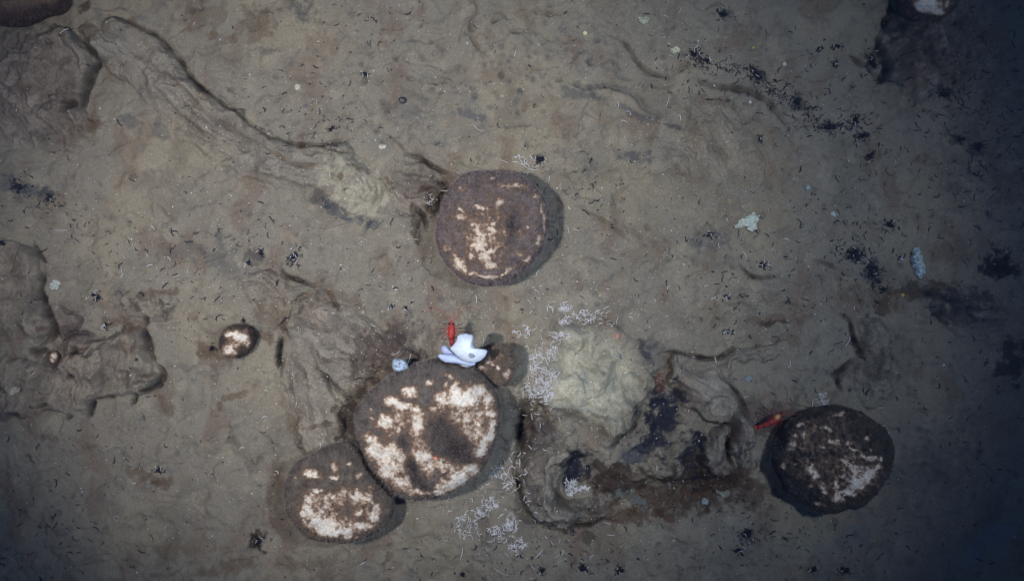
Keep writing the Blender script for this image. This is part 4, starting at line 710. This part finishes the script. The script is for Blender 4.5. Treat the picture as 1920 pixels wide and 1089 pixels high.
# ------------------------------------------------------------------ shrimps
def shrimp(label, head, tail, z, L, bend=0, hue=1.0, spots=None, spread=1.0):
    hx, hy = at(*head, z); tx_, ty_ = at(*tail, z)
    d = np.array([tx_ - hx, ty_ - hy]); Ln = np.hypot(*d); d /= Ln; nrm = np.array([-d[1], d[0]])
    L = Ln
    root = empty('shrimp', (hx, hy, z)); tag(root, label, 'shrimp')
    n, m = 90, 20
    t = np.linspace(0, 1, n)
    # width: rostrum, carapace, six segments, tail fan
    w = np.interp(t, [0, .05, .14, .20, .30, .40, .47, .60, .75, .88, .93, .97, 1], [.0, .004, .012, .055, .082, .088, .080, .068, .052, .036, .055, .07, .045]) * L * 1.25
    hgt = np.interp(t, [0, .05, .14, .20, .32, .45, .60, .88, .93, 1], [.004, .010, .022, .06, .095, .098, .085, .04, .012, .008]) * L * 1.2
    seg = 1 + .06 * np.sin((t - .45) * 2 * np.pi * 12) * (t > .45) * (t < .9)
    zc = z + L * (-.02 - .10 * np.clip(t - .45, 0, 1) ** 1.4 * 2)
    off = bend * np.sin(np.pi * t) * L
    A = np.linspace(0, 2 * np.pi, m, endpoint=False)
    V = []; C = []
    for k in range(n):
        cx = hx + d[0] * t[k] * L + nrm[0] * off[k]; cy = hy + d[1] * t[k] * L + nrm[1] * off[k]
        a = w[k] * seg[k] * np.cos(A); b = hgt[k] * seg[k] * np.sin(A)
        V.append(np.stack([cx + nrm[0] * a, cy + nrm[1] * a, zc[k] + b], 1))
        base = np.array((.37, .022, .025)) * hue; lt = np.array((.56, .11, .09)) * hue
        mmx = .35 + .5 * np.sin(t[k] * 40) * (t[k] > .45) + .4 * perlin(A * 3, np.full(m, t[k] * 20), 6)
        mmx = np.clip(mmx, 0, 1)[:, None]; C.append(base * (1 - mmx) + lt * mmx * .8 + base * mmx * .2)
    V = np.vstack(V); C = np.vstack(C)
    i = np.arange(n * m).reshape(n, m); j = np.roll(i, -1, 1); F = [np.stack([i[:-1], i[1:], j[1:], j[:-1]], -1).reshape(-1, 4)]
    if spots:
        for (sx, sy, r, cc) in spots:
            q = at(sx, sy, z); g = np.exp(-(((V[:, 0] - q[0]) ** 2 + (V[:, 1] - q[1]) ** 2) / (r * mm) ** 2) ** 2)[:, None]; C = C * (1 - g) + np.array(cc) * g
    child('body', V, F[0], M_SHRIMP, root, cols=C)
    def pt(tt, side, up=0): return np.array([hx + d[0] * tt * L + nrm[0] * side * L + nrm[0] * bend * math.sin(math.pi * tt) * L, hy + d[1] * tt * L + nrm[1] * side * L + nrm[1] * bend * math.sin(math.pi * tt) * L, z + up * L])
    def limb(nm, pts, r0, r1):
        P = np.array(pts); s = np.linspace(0, len(P) - 1, 14); Q = np.stack([np.interp(s, range(len(P)), P[:, k]) for k in range(3)], 1)
        V, F = tube(Q, np.linspace(r0, r1, 14), 5); child(nm, V, F, M_SHRIMP, root, cols=np.tile(np.array((.42, .03, .03)) * hue, (len(V), 1)))
    gz = float(height(hx, hy)[0]); low = (gz - z) / L
    for s in (-1, 1):
        for k, (t0, ex, ey) in enumerate(((.24, -.05, .34), (.28, .05, .44), (.33, .14, .46), (.38, .26, .42), (.42, .38, .36))):
            ex *= spread; 
            limb('leg', [pt(t0, s * .05, -.06), pt(t0 + ex * .4, s * ey * .45, .02), pt(t0 + ex * .8, s * ey * .8, low * .5), pt(t0 + ex, s * ey, low + .02)], .0008, .0003)
        limb('antenna', [pt(.16, s * .03), pt(0.0, s * .12, .03), pt(-.25, s * .30, .03), pt(-.30, s * .55, .0), pt(-.18, s * .75, -.05)], .0006, .0003)
        limb('antennule', [pt(.12, s * .02), pt(-.05, s * .05, .04), pt(-.22, s * .10, .06)], .0006, .0003)
        e = pt(.16, s * .065, .055); th = np.linspace(0, np.pi, 8)[:, None]; ph = np.linspace(0, 2 * np.pi, 12, endpoint=False)[None]; r = .0019
        Ve = np.stack([r * np.sin(th) * np.cos(ph), r * np.sin(th) * np.sin(ph), r * np.cos(th) + 0 * ph], -1).reshape(-1, 3) + e
        i = np.arange(96).reshape(8, 12); j = np.roll(i, -1, 1); child('eye', Ve, np.stack([i[:-1], i[1:], j[1:], j[:-1]], -1).reshape(-1, 4), M_EYE, root)
    return root
def tube(P, r, m=4):
    P = np.asarray(P, float); n = len(P); r = np.broadcast_to(np.asarray(r, float), (n,))
    T = np.gradient(P, axis=0); T /= np.linalg.norm(T, axis=1, keepdims=True) + 1e-12
    U = np.cross(T, np.array([0.03, .02, 1.])); U /= np.linalg.norm(U, axis=1, keepdims=True) + 1e-12; W = np.cross(T, U)
    A = np.linspace(0, 2 * np.pi, m, endpoint=False)
    V = (P[:, None] + r[:, None, None] * (np.cos(A)[None, :, None] * U[:, None] + np.sin(A)[None, :, None] * W[:, None])).reshape(-1, 3)
    i = np.arange(n * m).reshape(n, m); j = np.roll(i, -1, 1)
    F = np.stack([i[:-1], j[:-1], j[1:], i[1:]], -1).reshape(-1, 4)
    return V, F
shrimp('red shrimp with rosy legs spread, head pointing up, tail behind the white leafy sponge', (847, 596), (850, 662), .10, .07, bend=-.03, spread=1.0)
shrimp('dimmer crimson shrimp with a yellow spot, pointing at the dark sponge lower right', (1474, 770), (1416, 803), .045, .06, bend=.07, hue=.62, spots=((1457, 780, 5, (.50, .40, .14)),), spread=.7)

# ------------------------------------------------------------------ worm tubes, black and white
MARKS = [(920, 425, 'the central round sponge'), (810, 805, 'the biggest sponge'), (635, 920, 'the lopsided lower left sponge'), (1560, 860, 'the dark lower right sponge'), (447, 640, 'the small white-crowned sponge'),
         (1130, 720, 'the yellowish mound'), (1403, 415, 'the arrow-shaped pale fragment'), (1722, 490, 'the elongated pale piece'), (1740, 100, 'the upper right rock pedestal'), (754, 188, 'the solid black ring'),
         (400, 220, 'the long curved ridge'), (80, 150, 'the upper left outcrop'), (180, 700, 'the flat left slab'), (1097, 63, 'the cream bead snail'), (1050, 930, 'the dark hooded rock fold'), (1350, 850, 'the grey rock lobes'),
         (1350, 280, 'the low rock swell'), (218, 971, 'the faint pale ring'), (1450, 560, 'the low blurred mud slab'), (1810, 590, 'the blue-grey boulder'), (868, 650, 'the white leafy sponge')]
def where(px, py):
    mx, my, nm = min(MARKS, key=lambda m_: (m_[0] - px) ** 2 + (m_[1] - py) ** 2)
    a = math.degrees(math.atan2(my - py, px - mx)) % 360
    dr = ['right of', 'upper right of', 'above', 'upper left of', 'left of', 'lower left of', 'below', 'lower right of'][int((a + 22.5) // 45) % 8]
    d = math.hypot(px - mx, py - my); q = 'close ' if d < 140 else 'well '
    return (q + dr + ' ' + nm)
def worm_path(px, py, L, ang, curl, n=9, kink=.5, rg=rnd, lift=.0008, arch=0.0):
    a = ang - curl / 2; pts = []; x, y = P0(px, py); k2 = rg.uniform(-kink, kink); s = L / (n - 1)
    zc = ground(px, py)[2]; f = (HC - zc) / HC; x *= f; y *= f
    for i in range(n):
        pts.append((x, y)); a += curl / (n - 1) + (k2 * math.sin(i * 1.7 + ang) * .6)
        x += s * math.cos(a); y += s * math.sin(a)
    p = np.array(pts); p -= p.mean(0) - np.array(pts[0])
    z = height(p[:, 0], p[:, 1]) + lift
    z = np.maximum(z, z.max() - .003) + arch * np.sin(np.linspace(0, np.pi, n))
    return np.column_stack([p, z])
# tall things keep off: (px,py,radius)
BLOCK = [(920, 425, 112), (810, 805, 140), (632, 920, 105), (1560, 860, 112), (447, 640, 38), (935, 680, 45), (1745, 10, 50), (866, 655, 48), (748, 684, 20), (1403, 415, 22), (1722, 490, 20)]
def free(px, py, pad=0): return all((px - a) ** 2 + (py - b) ** 2 > (r + pad) ** 2 for a, b, r in BLOCK)
def clean(px, py): return -15 < px < 1935 and -15 < py < 1105

bl_regions = [(1310, 108, 16, 10, 16), (1345, 125, 16, 9, 12), (1385, 132, 18, 9, 14), (1442, 160, 18, 12, 20), (1470, 178, 16, 12, 14), (1520, 212, 22, 14, 18), (1550, 238, 44, 12, 30), (1605, 232, 16, 20, 16), (1640, 285, 20, 20, 14), (1590, 470, 30, 24, 16), (1640, 520, 24, 34, 18), (1650, 425, 40, 16, 12),(1820, 150, 80, 120, 80), (1820, 350, 90, 140, 80), (1800, 700, 100, 150, 40), (1560, 150, 150, 110, 55), (1700, 300, 130, 120, 50), (1880, 300, 60, 160, 40), (90, 385, 50, 35, 18), (250, 470, 110, 45, 26), (110, 960, 100, 80, 34), (620, 235, 60, 30, 16), (690, 60, 60, 40, 8), (1010, 1030, 190, 40, 60), (1390, 1000, 70, 60, 40),
              (1340, 545, 90, 70, 26), (1480, 420, 120, 60, 36), (1620, 660, 90, 80, 26), (440, 440, 80, 50, 22), (1320, 120, 80, 50, 26), (1050, 380, 120, 60, 22), (560, 180, 80, 50, 16), (1560, 1030, 100, 40, 24), (1100, 340, 60, 50, 12), (370, 560, 50, 50, 12), (760, 540, 90, 50, 10), (1480, 560, 90, 80, 22), (230, 880, 120, 90, 14), (1760, 900, 120, 120, 18)]
blk = []
for (a, b_, sx, sy, n_) in bl_regions:
    for _ in range(int(n_ * 1.25)):
        px, py = rnd.gauss(a, sx * .75), rnd.gauss(b_, sy * .75)
        if clean(px, py) and free(px, py): blk.append((px, py, rnd.uniform(5, 13) if rnd.random() < .8 else rnd.uniform(12, 19)))
for _ in range(190):
    px, py = rnd.uniform(0, 1920), rnd.uniform(0, 1089)
    if free(px, py): blk.append((px, py, rnd.uniform(5, 15)))
hand_b = [(1032, 448, 12), (1035, 425, 10), (1018, 180, 16), (690, 140, 16), (935, 236, 16), (820, 270, 14), (1135, 165, 10), (1205, 162, 12), (1222, 163, 10), (1240, 158, 8), (905, 488, 10), (1125, 215, 9), (80, 470, 22), (1150, 485, 14), (970, 565, 16), (677, 543, 14), (735, 415, 18), (105, 905, 20), (60, 862, 18), (180, 990, 14), (265, 1033, 18),
          (330, 460, 10), (485, 435, 16), (510, 412, 18), (305, 505, 14), (360, 558, 12), (375, 560, 12), (310, 535, 18), (537, 596, 12), (140, 1010, 16), (168, 1012, 14), (245, 690, 8), (670, 710, 20), (1445, 205, 12), (1480, 1000, 14), (880, 955, 12)]
blk += hand_b
blk.sort(key=lambda t_: -t_[2])
def black_tube(px, py, L, rg, lift=.0008):
    return tube(worm_path(px, py, L * mm, rg.uniform(0, 6.28), rg.choice([-1, 1]) * rg.uniform(.2, 2.6), kink=1.3, rg=rg, lift=rg.uniform(-.0007, .0008)), np.interp(np.linspace(0, 1, 9), [0, .2, .8, 1], [.5, 1, 1, .4]) * rg.uniform(.0005, .0013))
def size_word(L): return 'long' if L > 14 else 'short' if L < 9 else 'middling'
def join(parts):
    Vs, Fs, n = [], [], 0
    for V, F in parts: Vs.append(V); Fs.append(F + n); n += len(V)
    return np.vstack(Vs), np.vstack(Fs)
def single(name, px, py, VF, m, label, group, cat='worm tube'):
    V, F = VF; b = V.mean(0); b[2] = V[:, 2].min()
    o = mesh_obj(name, V - b, F, m); o.location = b; tag(o, label, cat, group)
N_IND = 290
for k, (px, py, L) in enumerate(blk[:N_IND]):
    wv = where(px, py)
    single('black_worm_tube', px, py, black_tube(px, py, L, rnd), M_BLACK, '%s black worm tube on mud, %s' % (size_word(L), wv), '%s black worm tubes %s' % (size_word(L), wv))
rest = [black_tube(px, py, L, rnd) for (px, py, L) in blk[N_IND:]]
for _ in range(1300):
    g_ = rnd.choice(bl_regions); q_ = (rnd.gauss(g_[0], g_[2]), rnd.gauss(g_[1], g_[3])) if rnd.random() < .75 else (rnd.uniform(0, 1920), rnd.uniform(0, 1089))
    if free(*q_): rest.append(black_tube(q_[0], q_[1], rnd.uniform(1.8, 5), rnd))
if rest:
    V, F = join(rest); o = mesh_obj('black_tube_litter', V, F, M_BLACK); tag(o, 'fine litter of tiny black worm tubes strewn over the whole mud floor', 'tube litter', kind='stuff')

def tangle(name, label, px, py, rx, ry, n, m, L=(8, 16), rot=0, white=0, r=.0008, group=None, cu=3):
    parts = []; wp = []; c, s = math.cos(math.radians(rot)), math.sin(math.radians(rot))
    seed = px * .37; k = 0
    while k < n:
        a, q = rnd.uniform(0, 6.28), (min(abs(rnd.gauss(0, .62 if k > n * .35 else .2)), 1.25) if m is M_BLACK else rnd.random() ** .55)
        u, v = q * rx * math.cos(a), q * ry * math.sin(a)
        if (q > .25 or m is M_WHITE) and perlin(u / 8 + seed, v / 8 + py * .3, 5) < -.05 + .25 * q and rnd.random() < .85: continue
        k += 1; q = min(q, 1)
        x, y = px + u * c - v * s, py + u * s + v * c
        P = worm_path(x, y, rnd.uniform(*L) * mm, rnd.uniform(0, 6.28), rnd.uniform(-cu, cu), kink=.4 * cu, lift=.0008 + rnd.random() * .006 * (1 - q), arch=rnd.uniform(0, .002))
        parts.append(tube(P, np.interp(np.linspace(0, 1, 9), [0, .2, .8, 1], [.5, 1, 1, .4]) * r * rnd.uniform(.8, 1.25)))
    x, y, z = ground(px, py); root = empty(name, (x, y, z)); tag(root, label, 'worm tangle', group)
    V, F = join(parts); child('tubes', V, F, m, root)
    if white:
        parts = []
        for k in range(white):
            a, q = rnd.uniform(0, 6.28), rnd.random() ** .7
            P = worm_path(px + q * rx * math.cos(a), py + q * ry * math.sin(a), rnd.uniform(4, 9) * mm, rnd.uniform(0, 6.28), rnd.uniform(-2.5, 2.5), lift=.007, arch=.001)
            parts.append(tube(P, .0005))
        V, F = join(parts); child('white_threads', V, F, M_WHITE, root)
tn = 'black_tube_tangle'
for a in [
    ('glossy black kidney-shaped tangle of tubes, alone between the long ridge and central sponge', 551, 481, 12, 18, 60, 6, 25), ('black tangle with white threads touching the top right of the central sponge', 1013, 300, 13, 10, 55, 5, 0),
    ('loose branching black tangle beside the lower end of the long ridge', 620, 243, 13, 10, 16, 0, 0), ('small dark tangle with white flecks, upper middle, above the black ring', 684, 139, 10, 6, 18, 3, 0),
    ('large hook-shaped black tube mass, its left and upper head', 1603, 478, 28, 18, 120, 3, 10), ('lower arm of the large hook-shaped black tube mass', 1636, 510, 17, 32, 120, 2, -25), ('dense inky tube mass near the right edge beside the elongated pale piece', 1872, 498, 34, 28, 170, 2, 0),
    ('dense black tangle along the upper edge of the low rock swell', 1418, 139, 20, 12, 70, 2, 35), ('black tangle to the right of the low rock swell', 1495, 192, 18, 14, 70, 0, 40), ('sprawling black band of tubes between rock swell and rock pedestal', 1555, 240, 32, 9, 75, 1, 5),
    ('short upright arm of black tubes at the right end of the sprawling band', 1603, 225, 8, 16, 34, 1, 25), ('dark pocket of tubes wedged under the left side of the rock pedestal', 1636, 118, 15, 26, 90, 2, -30), ('rounded black tangle lower right of the sprawling band', 1616, 256, 13, 10, 40, 0, -20),
    ('small black tangle below the rounded one in the upper right', 1630, 294, 9, 11, 26, 0, 0), ('ragged black tangle at the foot of the rock pedestal', 1772, 178, 20, 14, 80, 0, 0), ('blue-black tangle in the far right gloom, upper of two', 1800, 262, 16, 9, 44, 0, 0),
    ('blue-black tangle in the far right gloom, lower of two', 1835, 275, 18, 14, 60, 0, 0), ('small black tangle among the upper right tube litter', 1536, 92, 7, 8, 24, 1, 0), ('oval black tangle upper right, below the top edge litter', 1570, 88, 11, 6, 34, 1, 0), ('stubby black tangle with one white thread, left of the pedestal pocket', 1566, 122, 9, 8, 26, 2, 30),
    ('blurred inky cluster at the left edge, below the upper left outcrop', 35, 350, 28, 18, 70, 0, 20), ('small inky cluster right of the blurred left-edge cluster', 94, 372, 12, 12, 36, 1, 50), ('inky cluster at the very left edge above the zigzag crack', 4, 455, 9, 9, 24, 0, 0),
    ('dark tangle with sparkling threads above the flat left slab', 182, 556, 10, 12, 34, 4, 0), ('glinting dark tangle tucked against the flat left slab edge', 198, 610, 9, 10, 26, 6, 30), ('dark bushy tangle in a brown pit at the bottom left', 484, 1014, 10, 13, 50, 3, 0),
    ('small grey-black tangle on mud in the lower left', 298, 880, 11, 7, 26, 2, 20), ('dark tangle on the top edge of the small white-crowned sponge', 457, 600, 5, 6, 14, 0, 0), ('dark tangle at the left edge of the small white-crowned sponge', 398, 652, 7, 7, 22, 0, 0),
    ('small tangle beside the kidney-shaped one, further left', 490, 474, 8, 10, 22, 2, -30), ('tiny forked tangle further left of the kidney-shaped one', 466, 492, 8, 8, 12, 1, 0), ('black tangle with white threads in the middle right, below the rusty-edged slab', 1432, 497, 12, 7, 32, 5, 15),
    ('black tangle with bright white strand on the right of the yellowish mound', 1363, 622, 14, 6, 26, 6, 10), ('small tangle above the low blurred mud slab', 1362, 557, 8, 6, 18, 3, 0), ('round black tangle near the bottom edge, left of two below the hooded fold', 1094, 1064, 12, 9, 44, 2, 0),
    ('round black tangle near the bottom edge, right of two below the hooded fold', 1163, 1068, 10, 9, 40, 2, 0), ('small black tangle on the bottom edge under the biggest sponge', 868, 1075, 9, 6, 20, 0, 0), ('black tangle between bottom edge and scattered white worms', 1015, 1068, 9, 8, 26, 1, 0),
    ('straggling dark tangle on the mud below the grey lobes', 1402, 1000, 18, 16, 55, 2, -30), ('loose tangle lower left of the straggling one, near the bottom', 1385, 1030, 12, 10, 30, 2, 0), ('blurred tangle on the bottom edge left of the dark lower right sponge', 1585, 1068, 20, 9, 44, 1, 0),
    ('dark tangle above the bottom edge between two tube piles at right', 1525, 1066, 10, 9, 26, 1, 0), ('black tangle with sparks beside the arrow-shaped pale fragment', 1425, 258, 5, 10, 18, 1, 0), ('small black tangle at the right of the arrow-shaped pale fragment, lower', 1330, 440, 9, 8, 20, 2, 30),
    ('black smudge of tubes above the hook-shaped mass', 1668, 420, 16, 9, 44, 1, 15), ('tangle upper right, first along the black line of litter', 1300, 103, 16, 8, 30, 3, 50), ('tangle hugging the crack between swell and litter line', 1325, 115, 12, 5, 26, 2, 20), ('loose dark tangle near the top edge, upper right', 1355, 28, 18, 14, 40, 1, 30),
    ('sparse curl of tubes under the hook-shaped mass', 1655, 542, 12, 8, 26, 0, 0), ('small tangle just right of the elongated pale piece', 1690, 483, 9, 6, 14, 4, 0), ('dark little tangle above the biggest sponge, left of the shrimp', 733, 576, 6, 5, 18, 3, 0), ('faint tangle left of the top of the leafy sponge', 760, 578, 4, 6, 12, 2, 0)]:
    lab, px, py, rx, ry, n_, wn, rot = a
    tangle(tn, lab, px, py, rx, ry, int(n_ * 1.7), M_BLACK, rot=rot, white=wn, L=(3, 8.5), r=.00066)
for a in [
    ('dense heap of white worm threads at the left foot of the yellowish mound', 1026, 718, 10, 18, 55), ('white worm tangle just below the dense heap', 1005, 735, 14, 12, 34), ('white worm tangle above the dense heap beside the mound', 1005, 680, 9, 12, 26), ('looped white strands at the upper left of the yellowish mound', 1035, 650, 6, 16, 16),
    ('small tuft of white worms near the top of the yellowish mound', 1060, 576, 7, 5, 16), ('short row of white worms along the top of the yellowish mound', 1100, 590, 14, 6, 18), ('white tuft at the upper left shoulder of the yellowish mound', 1058, 602, 6, 5, 12), ('white tuft left of the yellowish mound beside a thin crack', 1052, 630, 9, 5, 16),
    ('starry white worm tangle under the biggest sponge, leftmost', 875, 985, 14, 14, 22), ('starry white worm knot right of the leftmost starry tangle', 920, 945, 9, 8, 24), ('loop of white worms near the bottom centre', 958, 985, 7, 12, 26), ('white worm knot above the bottom edge under the hooded fold', 970, 1020, 9, 7, 20),
    ('bright white knot inside the black hollow of the hooded rock fold', 1070, 912, 7, 9, 34), ('white worm streaks right of the bright knot in the hollow', 1092, 914, 7, 3, 12), ('white knot between biggest sponge and hooded fold', 930, 885, 8, 7, 16), ('white strands at the hooded fold left flank', 950, 900, 8, 8, 12),
    ('coiled white worm at the top of the dark lower right sponge', 1541, 748, 7, 7, 12), ('frayed white strands right of the red shrimp antennae', 985, 622, 12, 6, 10), ('white curl touching the upper right of the central sponge', 985, 305, 12, 12, 8), ('white hooked strands on rocks left of the central sponge', 805, 375, 6, 6, 6),
    ('white knot under the loop of white worms, bottom centre', 900, 960, 6, 6, 14), ('scattered white knot below the bright hollow at the bottom', 935, 1000, 8, 10, 16)]:
    lab, px, py, rx, ry, n_ = a
    tangle('white_worm_tangle', lab, px, py, rx * 1.9, ry * 1.9, int(n_ * 1.9), M_WHITE, L=(4, 15), r=.00058, cu=3)

wh = []
wreg = [(1090, 590, 80, 22, 34), (1010, 700, 26, 70, 52), (930, 950, 60, 60, 56), (960, 870, 40, 40, 18), (980, 1030, 70, 40, 18), (1060, 1020, 60, 30, 8), (560, 690, 120, 120, 10), (1000, 480, 180, 60, 14), (300, 500, 100, 50, 10), (1500, 500, 200, 150, 12), (1170, 250, 120, 100, 8)]
for (a, b_, sx, sy, n_) in wreg:
    for _ in range(n_):
        px, py = rnd.gauss(a, sx * .7), rnd.gauss(b_, sy * .7)
        if free(px, py) and clean(px, py): wh.append((px, py, rnd.uniform(6, 14), rnd.uniform(0, 6.28), rnd.uniform(-2.2, 2.2)))
for _ in range(26):
    px, py = rnd.uniform(200, 1750), rnd.uniform(0, 1089)
    if free(px, py): wh.append((px, py, rnd.uniform(5, 10), rnd.uniform(0, 6.28), rnd.uniform(-2, 2)))
wh += [(966, 100, 15, 1.1, .5), (895, 241, 24, -.7, .5), (980, 305, 34, -1.0, .8), (1000, 318, 18, -.2, .5), (945, 303, 20, -.3, -.5), (1030, 335, 11, 1.3, -.4), (1252, 190, 24, 1.2, .3), (863, 326, 16, -.5, .2), (835, 358, 20, .0, .6), (893, 560, 18, 1.6, .4), (1396, 478, 18, -1.1, -1.2), (115, 432, 24, 0, .1), (45, 40, 22, -.7, .2), (62, 34, 22, -1.3, .1), (120, 58, 18, .4, 0),
       (1157, 600, 16, 1.2, -.5), (1197, 590, 14, 1.3, 1), (1290, 770, 10, 1.2, .3), (740, 700, 14, .2, .3), (768, 672, 20, 1.2, .3), (743, 662, 16, .4, .8), (906, 642, 18, 1.35, 0), (930, 718, 20, .1, .2), (600, 835, 18, 1.2, 2.2), (840, 935, 14, 1.3, .4), (720, 995, 12, 1.4, .3), (680, 1055, 12, .5, .2), (866, 1035, 26, 1.4, .5), (1010, 1038, 24, .9, .4), (940, 1072, 34, -.5, .4),
       (1145, 1002, 16, -.1, .2), (1140, 980, 10, -.3, .2), (1480, 682, 16, 1.3, 1.5), (1590, 640, 22, 1.1, .6), (1523, 757, 16, 1.5, -.5), (1562, 760, 18, -.2, .7), (1650, 764, 14, 0, -.6), (1652, 800, 18, .5, -.4), (1550, 780, 10, 1.2, .5), (1543, 966, 12, -1.4, .2), (1504, 775, 11, -.6, -.6), (1275, 20, 12, 1.2, 0), (768, 745, 10, 1, .3), (250, 905, 6, 0, 1), (900, 500, 8, 1, .2)]
def zsurf_lift(px, py):   # resting on a sponge near its rim
    return 0.001
for k, (px, py, L, a, cu) in enumerate(wh[-290:]):
    VF = tube(worm_path(px, py, L * mm, a, cu, kink=.25, lift=.0016, arch=.0015), np.interp(np.linspace(0, 1, 9), [0, .2, .8, 1], [.5, 1, 1, .4]) * rnd.uniform(.00045, .0008))
    wv = where(px, py); sw = size_word(L)
    single('white_worm', px, py, VF, M_WHITE, '%s white thread worm on the mud, %s' % (sw, wv), '%s white thread worms %s' % (sw, wv), 'worm')
# grit: nobody could count it
N = 13000
px = np.where(rs.rand(N) < .6, rs.normal(850, 330, N), rs.uniform(0, 1920, N)); py = np.where(rs.rand(N) < .6, rs.normal(620, 260, N), rs.uniform(0, 1089, N))
gx, gy = (px - 960) / 1000, (544.5 - py) / 1000; gz = height(gx, gy) + .0006
r = rs.uniform(.0003, .0008, N) * np.where(rs.rand(N) < .06, 1.8, 1)
octv = np.array([(1, 0, 0), (-1, 0, 0), (0, 1, 0), (0, -1, 0), (0, 0, 1), (0, 0, -1)], float)
octf = np.array([(0, 2, 4), (2, 1, 4), (1, 3, 4), (3, 0, 4), (2, 0, 5), (1, 2, 5), (3, 1, 5), (0, 3, 5)])
el = rs.uniform(.6, 2.2, (N, 1)); an = rs.uniform(0, np.pi, N)
ov = octv[None] * r[:, None, None]; ov[..., 0] *= el; rx = ov[..., 0] * np.cos(an)[:, None] - ov[..., 1] * np.sin(an)[:, None]; ry = ov[..., 0] * np.sin(an)[:, None] + ov[..., 1] * np.cos(an)[:, None]
V = np.stack([rx + gx[:, None], ry + gy[:, None], ov[..., 2] + gz[:, None]], -1).reshape(-1, 3)
F = (octf[None] + (np.arange(N) * 6)[:, None, None]).reshape(-1, 3)
pal = np.array([(.88, .87, .89), (.8, .72, .5), (.6, .66, .85), (.7, .68, .6), (.09, .06, .045), (.05, .045, .05), (.88, .87, .9)]); C = np.repeat(pal[rs.randint(0, 7, N)], 6, 0)
o = mesh_obj('shell_grit', V, F, M_SPECK, cols=C, smooth=False); tag(o, 'fine pale shell grit and spicule dust sprinkled over the mud', 'grit', kind='stuff')

# ------------------------------------------------------------------ the water between the lamps and the mud
hm = bpy.data.materials.new('sea_water_haze'); hm.use_nodes = True; hn = hm.node_tree.nodes
for n_ in [n_ for n_ in hn if n_.type == 'BSDF_PRINCIPLED']: hn.remove(n_)
pv = hn.new('ShaderNodeVolumePrincipled'); pv.inputs['Color'].default_value = (.45, .65, 1, 1); pv.inputs['Density'].default_value = .03; pv.inputs['Anisotropy'].default_value = .3
hm.node_tree.links.new(pv.outputs[0], hn['Material Output'].inputs['Volume'])
a_, z0_, z1_ = 12.0, float(S.min()) * mm - 1.0, 2.6
V = np.array([(x, y, z) for z in (z0_, z1_) for y in (-a_, a_) for x in (-a_, a_)], float)
F = np.array([(0, 2, 3, 1), (4, 5, 7, 6), (0, 1, 5, 4), (2, 6, 7, 3), (0, 4, 6, 2), (1, 3, 7, 5)])
hz = mesh_obj('haze', V, F, hm, smooth=False); tag(hz, 'faint blue haze of the sea water over the whole seabed', kind='stuff')
